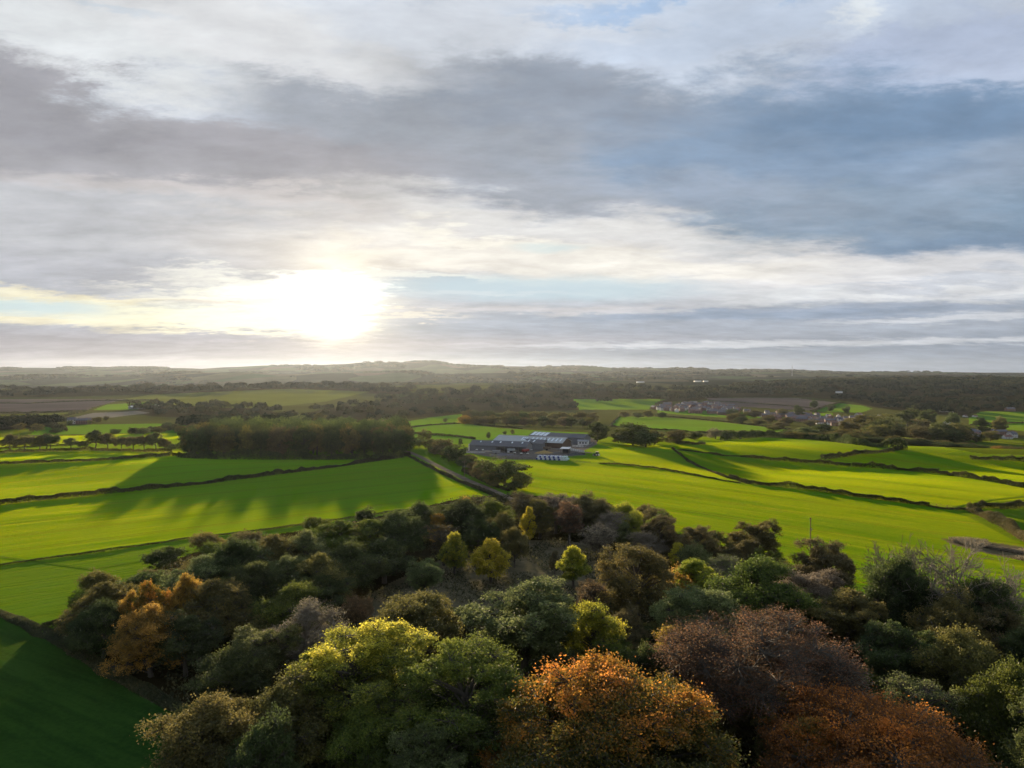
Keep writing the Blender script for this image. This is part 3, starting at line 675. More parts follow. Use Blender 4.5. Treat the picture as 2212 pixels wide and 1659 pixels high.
used = set()
def add_tree(kind, loc, ht, rad_, lm, label, cat='tree', group=None, name='broadleaf_tree', rz=None, trunk=True, bark=None):
    Ht, R, (cm, tm) = P_T[kind]
    e = bpy.data.objects.new(name, None); link(e); e.empty_display_size = 1
    e.location = (loc[0], loc[1], loc[2] - .1); e.rotation_euler = (0, 0, random.uniform(0, 6.28) if rz is None else rz)
    e.scale = (rad_ / R, rad_ / R * random.uniform(.92, 1.08), ht / Ht)
    tag(e, label, cat, group)
    if cm is not None:
        if len(cm.materials) == 0: cm.materials.append(LM['green'])
        c = bpy.data.objects.new('crown', cm); link(c, e); c.material_slots[0].link = 'OBJECT'; c.material_slots[0].material = LM[lm]
    if trunk:
        if len(tm.materials) == 0: tm.materials.append(BARK)
        t = bpy.data.objects.new('trunk', tm); link(t, e)
        if bark: t.material_slots[0].link = 'OBJECT'; t.material_slots[0].material = bark
    return e
def top_place(ox, oytop, ht):
    """ground point of a tree ht tall whose top is seen at (ox, oytop)"""
    return at(ox, oytop, ht)
random.seed(11)
# ---------------------------------------------------------------- the wood at the drone's feet: top position, width, height, kind, leaves, label
T = [
 (1325, 1452, 415, 18, 'hero_orange', 'orange', 'huge domed tree with bright orange autumn leaves at the bottom edge', 'beech_tree'),
 (1640, 1310, 380, 19, 'hero_rust', 'rust', 'huge thinly leaved rust and purple tree right of the bright orange tree', 'beech_tree'),
 (1900, 1525, 430, 15, 'hero_brown', 'copper', 'wide brown and copper tree filling the bottom right below the rust tree', 'beech_tree'),
 (775, 1345, 290, 18, 'hero_ash', 'rim', 'tall lime-tipped tree rising left of centre with feathery crown', 'ash_tree'),
 (1000, 1398, 270, 17, 'hero_ash2', 'green', 'big green tree just right of the tall lime-tipped tree', 'ash_tree'),
 (452, 1508, 225, 13, 'round1', 'olive', 'olive brown tree at the bottom edge beside the dark lower field', 'broadleaf_tree'),
 (610, 1475, 200, 13, 'round2', 'olive', 'dark olive tree with brown tips between the lime-tipped tree and the field corner', 'broadleaf_tree'),
 (900, 1272, 170, 15, 'oak1', 'olive', 'dark olive spreading tree at the near left edge of the clearing', 'oak_tree'),
 (1138, 1248, 250, 18, 'ash1', 'sage', 'tall grey-green tree with visible forked limbs in the middle of the wood', 'ash_tree'),
 (1278, 1298, 125, 14, 'round2', 'lime', 'fresh lime green tree beside the tall grey-green forked tree', 'broadleaf_tree'),
 (1378, 1178, 175, 17, 'oak2', 'olive', 'tall pale olive oak with open stems right of the clearing', 'oak_tree'),
 (1512, 1262, 165, 14, 'oak1', 'sage', 'rounded grey-green tree below the small orange shrub', 'broadleaf_tree'),
 (1645, 1212, 220, 15, 'round3', 'green', 'broad green dome-crowned tree behind the rust tree', 'broadleaf_tree'),
 (1500, 1205, 120, 12, 'oval1', 'lime', 'yellow-green tree at the field edge right of the olive oak', 'broadleaf_tree'),
 (1475, 1238, 85, 9, 'bush1', 'gold', 'small orange-leaved tree tucked between green crowns right of the oak', 'small_tree'),
 (1455, 1348, 95, 12, 'oval2', 'gold', 'golden tree against the left side of the rust tree', 'broadleaf_tree'),
 (1560, 1450, 120, 11, 'round2', 'olive', 'shaded olive tree between the orange and rust trees', 'broadleaf_tree'),
 (1400, 1395, 110, 12, 'round1', 'dark', 'dark green tree behind the bright orange crown', 'broadleaf_tree'),
 (1635, 1120, 115, 14, 'ash2', 'olive', 'tall open olive tree standing out against the right field', 'ash_tree'),
 (1610, 1165, 90, 10, 'round2', 'brown', 'dark brown low tree under the tall open olive tree', 'broadleaf_tree'),
 (1510, 1135, 92, 11, 'oak2', 'brown', 'brown rounded tree at the field edge, left of the tall open olive tree', 'broadleaf_tree'),
 (1465, 1170, 45, 8, 'oval1', 'yellow', 'small bright yellow tree at the foot of the brown field-edge tree', 'small_tree'),
 (1500, 1178, 80, 8, 'bush1', 'sage', 'pale grey-green low bush below the brown field-edge tree', 'shrub'),
 (1775, 1168, 135, 14, 'oak2', 'brown', 'dark brown broad tree in front of the field power pole', 'oak_tree'),
 (1745, 1225, 150, 13, 'ash2', 'twig', 'thin grey twiggy tree below the dark brown tree by the power pole', 'broadleaf_tree'),
 (1830, 1270, 150, 13, 'ash1', 'olive', 'olive grey tree between the rust tree and the open field', 'broadleaf_tree'),
 (1945, 1203, 150, 18, 'round1', 'dark', 'tall dark grey-green tree in front of the leafless trees', 'broadleaf_tree'),
 (1925, 1150, 190, 20, 'bare2', 'twig', 'leafless tree behind the tall dark grey-green tree', 'bare_tree'),
 (2065, 1158, 240, 22, 'bare1', 'twig', 'largest leafless tree with pale forked branches above the right field', 'bare_tree'),
 (2128, 1238, 120, 17, 'oak1', 'dark', 'dark flat-topped tree right of the largest leafless tree', 'broadleaf_tree'),
 (2165, 1310, 130, 13, 'oak2', 'brown', 'low dark brown tree below the dark flat-topped tree', 'broadleaf_tree'),
 (2050, 1285, 130, 15, 'round2', 'olive', 'dull golden olive tree below the largest leafless tree', 'broadleaf_tree'),
 (2070, 1360, 170, 14, 'round1', 'olive', 'shaded olive tree in the dark right part of the wood', 'broadleaf_tree'),
 (1930, 1340, 150, 14, 'ash1', 'dark', 'shaded dark tree right of the rust crown', 'broadleaf_tree'),
 (2185, 1435, 160, 15, 'round3', 'green', 'green tree at the right edge above the brown and copper tree', 'broadleaf_tree'),
 (2250, 1350, 150, 14, 'round1', 'dark', 'dark tree cut by the right edge of the view', 'broadleaf_tree'),
 (2290, 1520, 190, 15, 'round2', 'dark', 'dark tree at the bottom right corner', 'broadleaf_tree'),
 (1975, 1455, 150, 12, 'sparse2', 'sage', 'grey-green twiggy tree above the brown and copper tree', 'broadleaf_tree'),
 (1800, 1440, 170, 12, 'sparse1', 'twig', 'grey twiggy tree on the right flank of the rust crown', 'broadleaf_tree'),
 (665, 1308, 165, 13, 'sparse1', 'twig', 'pale grey leafless-looking tree behind the lime-tipped tree', 'broadleaf_tree'),
 (560, 1348, 150, 12, 'ash2', 'sage', 'silvery grey-green leaning tree left of the pale grey tree', 'willow_tree'),
 (500, 1400, 140, 10, 'round1', 'dark', 'dark green low tree by the lower field hedge', 'broadleaf_tree'),
 (635, 1265, 125, 11, 'round3', 'green', 'round mid-green tree in the left part of the wood', 'broadleaf_tree'),
 (325, 1305, 135, 12, 'weep1', 'gold', 'drooping golden olive tree at the left end of the wood', 'willow_tree'),
 (318, 1255, 80, 13, 'weep1', 'orange', 'orange gold feathery tree at the left end of the wood', 'willow_tree'),
 (225, 1258, 130, 11, 'weep1', 'olive', 'olive feathery tree at the far left tip of the wood', 'willow_tree'),
 (222, 1300, 120, 10, 'round3', 'dark', 'dark green tree at the lower left tip of the wood', 'broadleaf_tree'),
 (400, 1238, 75, 13, 'weep1', 'gold', 'golden orange narrow tree right of the orange gold feathery tree', 'willow_tree'),
 (440, 1200, 130, 12, 'weep1', 'sage', 'pale olive feathery tree touching the left field', 'willow_tree'),
 (460, 1252, 150, 12, 'weep1', 'olive', 'grey olive drooping tree below the pale feathery tree', 'willow_tree'),
 (400, 1330, 130, 10, 'round2', 'dark', 'shaded dark tree behind the drooping golden tree', 'broadleaf_tree'),
 (285, 1275, 60, 11, 'weep1', 'gold', 'small golden tree between the olive and orange feathery trees', 'willow_tree'),
 (512, 1165, 115, 14, 'round1', 'dark', 'dark green dense tree at the field edge on the left', 'broadleaf_tree'),
 (590, 1155, 120, 13, 'weep1', 'olive', 'olive tree with golden top at the left field edge', 'broadleaf_tree'),
 (660, 1145, 110, 13, 'weep1', 'sage', 'grey olive feathery tree at the left field edge', 'broadleaf_tree'),
 (735, 1122, 115, 14, 'ash1', 'green', 'upright grey-green tree in the left field-edge line', 'broadleaf_tree'),
 (800, 1120, 90, 13, 'oval1', 'green', 'narrow dark tree left of the blue-green field-edge dome', 'broadleaf_tree'),
 (855, 1106, 120, 14, 'round1', 'dark', 'blue-green domed tree near the middle of the left field edge', 'broadleaf_tree'),
 (905, 1086, 82, 13, 'round3', 'dark', 'dark rounded tree poking into the left field', 'broadleaf_tree'),
 (950, 1108, 50, 11, 'oval2', 'gold', 'small golden brown tree beside the dark rounded field tree', 'small_tree'),
 (1000, 1078, 120, 14, 'round1', 'dark', 'big dark green tree near the end of the lane', 'broadleaf_tree'),
 (1008, 1072, 46, 14, 'oval2', 'gold', 'golden treetop behind the big dark tree by the lane', 'broadleaf_tree'),
 (1068, 1082, 80, 12, 'round2', 'green', 'green tree at the end of the lane', 'broadleaf_tree'),
 (1135, 1062, 95, 13, 'sparse2', 'brown', 'fawn twiggy tree beside the end of the lane', 'broadleaf_tree'),
 (1200, 1062, 95, 13, 'sparse2', 'twig', 'pinkish brown twiggy tree at the edge of the big right field', 'broadleaf_tree'),
 (1262, 1068, 85, 13, 'round2', 'brown', 'dark brown tree on the back edge of the wood', 'broadleaf_tree'),
 (1232, 1084, 85, 13, 'sparse2', 'rust', 'pink-brown tree standing before the dark brown back-edge tree', 'broadleaf_tree'),
 (1165, 1078, 90, 12, 'round2', 'olive', 'olive brown tree behind the narrow yellow tree', 'broadleaf_tree'),
 (1318, 1105, 80, 11, 'sparse1', 'twig', 'silver-grey twiggy tree above the clearing', 'broadleaf_tree'),
 (1298, 1078, 70, 12, 'round1', 'brown', 'brown crown at the back edge right of the pink-brown tree', 'broadleaf_tree'),
 (1353, 1088, 72, 12, 'round3', 'lime', 'leafy green tree at the right end of the back edge', 'broadleaf_tree'),
 (1350, 1128, 50, 9, 'oval2', 'sage', 'small pale green tree in front of the leafy green back-edge tree', 'small_tree'),
 (1425, 1116, 85, 12, 'oak2', 'brown', 'rusty dark tree alone against the right field', 'oak_tree'),
 (1400, 1150, 90, 9, 'sparse1', 'twig', 'grey twiggy thicket tree below the rusty dark tree', 'small_tree'),
 (1290, 1130, 100, 10, 'sparse2', 'twig', 'grey bare-looking tree over the back of the clearing', 'broadleaf_tree'),
 (1142, 1092, 36, 12, 'oval1', 'yellow', 'narrow bright yellow tree at the back of the clearing', 'birch_tree'),
 (982, 1146, 66, 11, 'cone1', 'lime', 'dull yellow-green cone-shaped tree left of the clearing', 'lime_tree'),
 (1060, 1160, 84, 11, 'cone1', 'yellow', 'bright yellow-green egg-shaped tree standing alone in the clearing', 'lime_tree'),
 (1238, 1177, 66, 10, 'cone1', 'lime', 'yellow-topped tree with grey lower twigs on the right of the clearing', 'lime_tree'),
 (1198, 1188, 24, 6, 'oval2', 'brown', 'small dark reddish tree beside the yellow-topped tree', 'small_tree'),
 (1112, 1142, 62, 10, 'round3', 'olive', 'shaded olive tree behind the lone bright tree', 'broadleaf_tree'),
 (1035, 1120, 80, 11, 'round2', 'dark', 'dark tree behind the dull cone-shaped tree', 'broadleaf_tree'),
 (1085, 1108, 70, 11, 'round1', 'olive', 'olive dark tree left of the narrow yellow tree', 'broadleaf_tree'),
 (958, 1130, 80, 11, 'sparse2', 'brown', 'brown grey twiggy tree left of the cone-shaped tree', 'broadleaf_tree'),
 (918, 1205, 90, 10, 'ash2', 'sage', 'pale slender-topped tree at the left of the clearing', 'birch_tree'),
 (830, 1160, 100, 11, 'cone1', 'dark', 'pointed dark tree left of the pale slender-topped tree', 'broadleaf_tree'),
 (760, 1175, 110, 12, 'round3', 'dark', 'dark crown in the middle of the left thicket', 'broadleaf_tree'),
 (690, 1195, 120, 12, 'weep1', 'olive', 'olive crown in the left thicket below the field-edge line', 'broadleaf_tree'),
 (620, 1200, 110, 12, 'weep1', 'sage', 'grey-green crown in the left thicket', 'broadleaf_tree'),
 (550, 1215, 110, 12, 'round1', 'dark', 'blackish green crown at the left end of the thicket', 'broadleaf_tree'),
 (700, 1240, 110, 9, 'round1', 'dark', 'low dark tree at the lower edge of the left thicket', 'small_tree'),
 (770, 1290, 60, 6, 'bush1', 'rust', 'small brown shrub at the near left of the clearing', 'shrub'),
 (1280, 1252, 90, 9, 'sparse2', 'rust', 'red-brown thin tree on the near side of the clearing', 'small_tree'),
 (1345, 1320, 100, 9, 'round2', 'brown', 'shaded brown tree under the tall olive oak', 'small_tree'),
 (1205, 1400, 120, 10, 'round1', 'dark', 'shaded green tree under the forked grey-green tree', 'small_tree'),
 (1330, 1375, 110, 10, 'ash2', 'green', 'green tree under the fresh lime green tree', 'small_tree'),
 (1085, 1490, 130, 12, 'sparse1', 'twig', 'grey brown twiggy tree between the green and orange crowns', 'broadleaf_tree'),
 (1120, 1560, 130, 12, 'round2', 'gold', 'golden brown tree at the bottom left flank of the orange tree', 'broadleaf_tree'),
 (560, 1560, 160, 13, 'round2', 'dark', 'dark tree at the bottom edge left of the lime-tipped tree', 'broadleaf_tree'),
 (1760, 1545, 130, 13, 'oval2', 'orange', 'narrow orange tree at the left edge of the brown and copper tree', 'beech_tree'),
 (1700, 1500, 120, 12, 'round1', 'olive', 'olive tree between the rust tree and the narrow orange tree', 'broadleaf_tree'),
 (1560, 1620, 120, 12, 'round2', 'gold', 'golden treetop at the bottom edge right of the orange tree', 'broadleaf_tree'),
 (780, 1530, 150, 11, 'round1', 'green', 'shaded green tree in front of the lime-tipped tree', 'broadleaf_tree'),
 (930, 1560, 170, 12, 'ash1', 'sage', 'grey-green tree at the bottom edge left of centre', 'broadleaf_tree'),
 (1640, 1195, 60, 8, 'bush1', 'green', 'green bush behind the broad green dome at the field edge', 'shrub'),
 (1560, 1200, 90, 10, 'sparse1', 'sage', 'thin pale tree between the brown and open olive trees', 'small_tree'),
 (1440, 1420, 90, 10, 'oval2', 'olive', 'olive gold tree in front of the golden tree', 'small_tree'),
]
NEAR = []
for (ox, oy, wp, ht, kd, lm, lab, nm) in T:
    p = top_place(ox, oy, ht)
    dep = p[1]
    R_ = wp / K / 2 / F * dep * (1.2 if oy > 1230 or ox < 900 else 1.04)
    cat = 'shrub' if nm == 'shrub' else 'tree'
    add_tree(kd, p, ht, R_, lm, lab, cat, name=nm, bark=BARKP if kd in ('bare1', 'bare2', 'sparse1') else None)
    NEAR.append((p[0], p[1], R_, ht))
NEARA = np.array(NEAR)
# shrubs filling the wood below the crowns
wf = [i for i, f in enumerate(fields) if f[0] == 'woodland_floor'][0]; cl = [i for i, f in enumerate(fields) if f[0] == 'clearing'][0]
rr_ = np.random.RandomState(5); cnt = 0; pts_ = []
for _ in range(6000):
    if cnt >= 150: break
    x = rr_.uniform(-100, 150); y = rr_.uniform(62, 235)
    if not inside(np.array([x]), np.array([y]), POLYS[wf])[0]: continue
    if any(inside(np.array([x + a]), np.array([y + b]), POLYS[cl])[0] for a, b in ((0, 0), (-5, 0), (5, 0), (0, 6), (0, -9))): continue
    if pts_ and min((x - a) ** 2 + (y - b) ** 2 for a, b in pts_) < 42: continue
    pts_.append((x, y)); cnt += 1
    hh = rr_.uniform(3.5, 6.5)
    side = 'left' if x < -25 else ('right' if x > 25 else 'middle')
    lm = rr_.choice(['dark', 'olive', 'dark', 'brown', 'green'])
    word = {'dark': 'dark green', 'olive': 'olive', 'brown': 'brown', 'green': 'mid green'}[lm]
    add_tree(rr_.choice(['bush1', 'bush2']), (x, y, float(H(x, y))), hh, hh * rr_.uniform(.6, .85), lm,
             '%s understorey shrub half hidden under the %s of the wood' % (word, {'left': 'left end', 'right': 'right side', 'middle': 'middle'}[side]),
             'shrub', group='%s understorey shrubs, %s of the wood' % (word, side), name='shrub', trunk=False)
# scattered grass tufts and brambles on the clearing and wood floor
def scatter_patch(name, polyi, n, size, hgt, lm, label, cat):
    p = POLYS[polyi]; r = np.random.RandomState(3)
    x = r.uniform(p[:, 0].min(), p[:, 0].max(), n * 4); y = r.uniform(max(55, p[:, 1].min()), p[:, 1].max(), n * 4)
    k = inside(x, y, p); x = x[k][:n]; y = y[k][:n]
    cl_ = np.sin(x * .31 + 1) * np.sin(y * .27) + .6 * np.sin(x * .11 + y * .17)
    k = cl_ > -.2; x = x[k]; y = y[k]
    P_ = np.column_stack([x, y, H(x, y) + r.uniform(0, hgt, len(x))])
    V, q = leaf_quads(P_, size, r, 0.)
    me = mesh_np(name, V, q, [LM[lm]], fattr={'tint': r.uniform(0, 1, len(q))})
    o = link(bpy.data.objects.new(name, me)); tag(o, label, cat, kind='stuff')
scatter_patch('undergrowth', wf, 120000, .3, 1.2, 'hedge', 'tangled low undergrowth covering the floor of the wood', 'undergrowth')
scatter_patch('rough_grass', cl, 26000, .09, .12, 'twig', 'tussocky dull grass covering the clearing in the wood', 'grass')

di = [i for i, f in enumerate(fields) if f[0] == 'rough_strip'][0]
scatter_patch('tall_weeds', di, 26000, .16, .9, 'twig', 'pale dead weeds standing on the rough strip at the right', 'weeds')

# ---------------------------------------------------------------- hedges and the long wall
def hedge(pts, wid, hgt, lab, name='hedge', cat='hedge', lm='hedge', dens=1.0, gappy=0.0, seed=0, group=None):
    r = np.random.RandomState(100 + seed)
    L = unproj_poly(pts, False, 4)[:, :2]
    seg = np.linalg.norm(np.diff(L, axis=0), axis=1); s = np.concatenate([[0], np.cumsum(seg)]); tot = s[-1]
    dist = np.median(L[:, 1]); ls = max(.16, dist * .0008)
    n = int(min(60000, tot * (wid + 2 * hgt) * 2.2 / (ls * ls) * dens * .55))
    u = r.uniform(0, tot, n); x = np.interp(u, s, L[:, 0]); y = np.interp(u, s, L[:, 1])
    dx = np.interp(u + 1, s, L[:, 0]) - np.interp(u - 1, s, L[:, 0]); dy = np.interp(u + 1, s, L[:, 1]) - np.interp(u - 1, s, L[:, 1])
    l = np.hypot(dx, dy) + 1e-9
    def rn(stp, a): k_ = int(tot / stp) + 3; return np.interp(u / stp, np.arange(k_), r.normal(0, a, k_))
    hv = hgt * np.clip(.8 + rn(2.5, .16) + rn(9, .16) + rn(33, .12), .3, 1.7); wv = wid * .62 * np.clip(1 + rn(4, .18) + rn(20, .15), .4, 1.6)
    lat = rn(14, .15); gp = rn(3, 1.0) > -2.7
    if gappy: hv *= np.clip(.45 + gappy * (np.sin(u / 9 + seed) + np.sin(u / 3.7)), .25, 1.5)
    th = r.uniform(0, math.pi, n); rr2 = np.sqrt(r.uniform(.35, 1, n))
    a = np.cos(th) * rr2 * wv / 2 + lat; z = np.sin(th) ** .7 * rr2 * hv
    x = x - dy / l * a; y = y + dx / l * a
    P_ = np.column_stack([x, y, H(x, y) + z])
    P_ = P_[gp]; V, q = leaf_quads(P_, ls, r, .2)
    tint = np.clip(.4 + rn(7, .15)[gp] + rn(2.3, .1)[gp] + r.normal(0, .18, len(P_)), 0, 1)
    me = mesh_np(name, V, q, [LM[lm]], fattr={'tint': tint})
    o = link(bpy.data.objects.new(name, me)); tag(o, lab, cat, group)
    return o
H1 = [(-250, 1017), (0, 1003), (200, 996), (380, 985), (440, 988)]
H2 = [(-300, 1125), (0, 1090), (150, 1075), (300, 1060), (450, 1045), (600, 1025), (740, 1007), (850, 991), (885, 984)]
H3 = [(-200, 1262), (0, 1222), (200, 1195), (400, 1165), (560, 1148), (700, 1128), (860, 1105), (970, 1092)]
hedge(H1, 2.8, 2.0, 'dark clipped hedge running left from the square wood, upper one of the left fields', seed=1)
hedge(H2, 3.2, 2.2, 'long dark hedge crossing the left fields up to the lane', seed=2, dens=1.2)
hedge(H3, .8, .7, 'thin low grassy fence line across the nearer left field', seed=3, name='field_bank', cat='bank', lm='dark')
hedge([(-200, 1265), (0, 1325), (60, 1350), (120, 1376), (200, 1428), (300, 1488), (380, 1528), (440, 1552)], 4.2, 1.6, 'ragged brown hedge along the dark lower left field', seed=4, gappy=.25)
hedge([(90, 1360), (140, 1346), (185, 1334)], 2.2, 1.6, 'short hedge spur from the lower left field corner to the wood tip', seed=5)
hedge([(880, 984), (915, 1003), (950, 1021), (990, 1040), (1030, 1056), (1070, 1072), (1100, 1088)], 2.6, 1.7, 'dark hedge along the left side of the lane', seed=6)
hedge([(1100, 1062), (1070, 1052), (1035, 1036), (1000, 1018)], 2.2, 1.6, 'hedge on the farm side of the lane under the trees', seed=7)
hedge([(1294, 1002), (1340, 1004), (1420, 1013), (1510, 1029), (1560, 1038), (1600, 1044)], .7, 1.0, 'thin dark field wall running from the farm gate to the long right hedge', name='field_wall', cat='wall', seed=8)
hedge([(1452, 968), (1487, 997), (1534, 1018), (1575, 1033)], 3.2, 1.9, 'brown ragged hedge coming down the slope to meet the long right hedge', seed=9, gappy=.2)
hedge([(1575, 1033), (1617, 1045), (1680, 1051), (1750, 1058), (1820, 1069), (1894, 1079), (1950, 1086), (2006, 1094)], 2.8, 2.2, 'longest dark hedge across the right fields', seed=10)
hedge([(2006, 1094), (2035, 1100), (2092, 1102)], 1.6, 1.0, 'low end of the long right hedge near the wheel tracks', seed=11)
hedge([(1463, 972), (1534, 980), (1560, 985), (1600, 986)], 2.6, 1.6, 'short hedge at the top of the sloping right field by the farm trees', seed=12, gappy=.3)
hedge([(1600, 987), (1668, 994), (1720, 998), (1776, 1002), (1838, 1008)], 3.0, 2.0, 'middle hedge between the two upper right fields', seed=13)
hedge([(1840, 1008), (1900, 1012), (1955, 1017), (2028, 1024)], 3.0, 2.6, 'thick hedge continuing the middle line of the right fields', seed=14)
hedge([(2028, 1024), (2100, 1034), (2160, 1044), (2212, 1054), (2400, 1082)], 3.0, 2.4, 'hedge at the right end of the middle line of the right fields', seed=15)
hedge([(1776, 993), (1810, 989), (1830, 986), (1850, 981), (1865, 979)], 4.5, 3.2, 'bushy hedge spur rising between two bright yellow-green fields', seed=16, dens=.8)
hedge([(1865, 981), (1901, 978), (1930, 975), (1950, 970)], 4.0, 2.4, 'low hedge joining the bushy spur to the valley trees', seed=17, dens=.8)
hedge([(2096, 992), (2130, 993), (2212, 996), (2400, 1004)], 4.0, 2.6, 'dark hedge strip above the far right bright field', seed=18, dens=.8)
hedge([(1462, 959), (1500, 961), (1524, 960)], 3.0, 2.0, 'dark hedge stub at the head of the upper right field', seed=19)
hedge([(2095, 1104), (2119, 1113), (2145, 1126), (2170, 1140), (2212, 1166), (2300, 1215)], 5.0, 3.4, 'thick brown scrub hedge at the right edge of the big field', seed=20, lm='brown')
hedge([(2105, 1100), (2131, 1096), (2170, 1099), (2212, 1096), (2300, 1092)], 3.5, 3.0, 'dark hedge branching right from the brown scrub', seed=21)
hedge([(-300, 976), (0, 969), (150, 961), (300, 953), (340, 951)], 2.0, 1.3, 'thin dark hedge under the bright strip on the far left', seed=22)
hedge([(880, 936), (943, 941), (1000, 945), (1027, 949)], 3.0, 1.6, 'dark hedge crossing the fields left of the farm', seed=23)
hedge([(855, 928), (926, 919), (997, 915), (1060, 921), (1128, 927)], 3.0, 1.6, 'hedge under the long block of trees behind the farm', seed=24)
hedge([(1322, 922), (1416, 929), (1500, 934), (1560, 939), (1668, 941)], 3.5, 2.2, 'dark hedge at the foot of the sloping green field below the village', seed=25)
hedge([(1416, 899), (1500, 905), (1560, 911), (1640, 920), (1722, 931)], 3.5, 2.0, 'hedge between the village slope and the green sloping field', seed=26)
hedge([(1338, 899), (1325, 912), (1318, 922)], 3.0, 2.0, 'steep hedge at the left end of the green sloping field', seed=27)
hedge([(1524, 866), (1600, 870), (1680, 875), (1752, 882)], 5, 2.2, 'thin hedge across the grey ploughed field beyond the village', seed=28)
hedge([(1751, 889), (1785, 878), (1815, 870)], 6, 3, 'hedge curving round the small bright green far field', seed=29)
hedge([(0, 893), (90, 892), (185, 888)], 5, 3, 'dark hedge below the brown field on the far left', seed=30)
hedge([(110, 907), (150, 897), (185, 889)], 6, 3, 'dark slanting hedge between pale and dull far left fields', seed=31)
hedge([(-100, 870), (60, 872), (200, 866), (330, 865)], 5, 2.5, 'far thin hedge above the brown field on the left', seed=32)
hedge([(2020, 950), (2100, 944), (2160, 940)], 5, 3, 'hedge above the dull valley field on the right', seed=33)
hedge([(2096, 918), (2150, 916), (2212, 914), (2300, 914)], 5, 3, 'thin hedge across the green far right field', seed=34)
hedge([(2060, 1170), (2100, 1178), (2160, 1188), (2260, 1205)], 5, .9, 'low pale dead grass and weeds along the right field strip', name='weed_strip', cat='weeds', lm='twig', seed=35)

hedge([(385, 989), (470, 992), (560, 993), (700, 993), (800, 993), (872, 990)], 6, 4.5, 'dark scrub margin along the foot of the square wood', name='scrub_margin', cat='scrub', lm='dark', seed=36)
hedge([(0, 979), (100, 976), (200, 974), (300, 976), (370, 978)], 2.5, 2.2, 'low hedge under the trees of the left row', seed=37, lm='olive')
hedge([(0, 926), (60, 920), (110, 922), (140, 932)], 9, 5, 'scrub belt on the far left behind the bright strip', name='scrub', cat='scrub', seed=38)
hedge([(280, 938), (360, 930), (440, 926), (520, 928)], 9, 5, 'scrub belt left of the square wood beyond the bright strip', name='scrub', cat='scrub', seed=39)
hedge([(1560, 952), (1640, 944), (1700, 945), (1760, 950), (1830, 958), (1900, 966), (1960, 972)], 8, 6, 'dark scrub belt along the back of the upper right fields', name='scrub', cat='scrub', lm='dark', seed=40)
# ---------------------------------------------------------------- trees at middle distance
def base_place(ox, oyb): return at(ox, oyb)
def mid(ox, oyb, wp, hp, lm, lab, kd=None, nm='broadleaf_tree', group=None):
    p = at(ox, oyb); dep = p[1]
    ht = hp / K / F * dep; R_ = wp / K / 2 / F * dep
    return add_tree(kd or random.choice(['mid1', 'mid2', 'mid3', 'mid4']), p, ht, R_, lm, lab, group=group, name=nm)
ROW = [(22, 976, 42, 36, 'brown', 'dark tree at the left picture edge in the tree row'), (52, 976, 50, 38, 'brown', 'dark spreading tree second from the left edge in the tree row'),
 (85, 974, 40, 30, 'olive', 'open branched tree third in the tree row'), (108, 973, 36, 37, 'dark', 'dark bushy tree beside the open branched one'), (100, 972, 44, 34, 'brown', 'round brown tree fourth in the tree row'),
 (152, 971, 36, 24, 'sage', 'small fan-shaped tree standing apart in the tree row'), (178, 971, 24, 18, 'dark', 'low dark bush tree right of the small fan-shaped tree'),
 (206, 971, 46, 40, 'dark', 'tallest dark green tree in the tree row'), (232, 971, 36, 34, 'olive', 'olive tree right of the tallest one in the tree row'),
 (262, 972, 34, 30, 'brown', 'brown round tree right of the row centre'), (288, 973, 40, 32, 'brown', 'dusky tree in the close right part of the row'),
 (312, 974, 40, 36, 'brown', 'tall dusky brown tree in the close right part of the row'), (336, 974, 40, 38, 'sage', 'pale open tree near the right end of the row'), (356, 975, 30, 26, 'olive', 'last tree of the row beside the square wood'),
 (372, 977, 22, 18, 'sage', 'small pale bush tree between the row and the square wood')]
for a in ROW: mid(a[0], a[1], a[2] * .95, a[3] * 1.05, a[4], a[5], kd=random.choice(['row1', 'row2', 'row1']), group='trees in the row above the left fields')
# the square wood
f0 = at(392, 986); f1 = at(868, 990)
r = np.random.RandomState(9); k = 0; got = []; back = []
for _ in range(5000):
    t = r.rand(); dpt = r.rand() ** 1.3
    x = f0[0] + (f1[0] - f0[0]) * t; y = f0[1] + (f1[1] - f0[1]) * t + 2 + dpt * 85
    x *= (1 + dpt * .12)
    if got and min((x - a) ** 2 + (y - b) ** 2 for a, b in got) < 82: continue
    got.append((x, y))
    if dpt > .34 and .05 < t < .95:
        back.append((x, y, r.uniform(18, 20.5), r.uniform(7, 8.5)))
        if len(got) >= 112: break
        continue
    ht = r.uniform(17, 20) * (.9 if t < .06 or t > .95 else 1)
    lm = r.choice(['dark', 'brown', 'olive', 'dark', 'dark'])
    add_tree(r.choice(['mid1', 'mid2', 'mid3', 'mid4']), (x, y, float(H(x, y))), ht, r.uniform(6, 8), lm,
             {'dark': 'dark green', 'brown': 'brown', 'olive': 'olive'}[lm] + ' tree packed in the square wood above the left fields', group={'dark': 'dark green', 'brown': 'brown', 'olive': 'olive'}[lm] + ' trees of the square wood')
    if len(got) >= 112: break
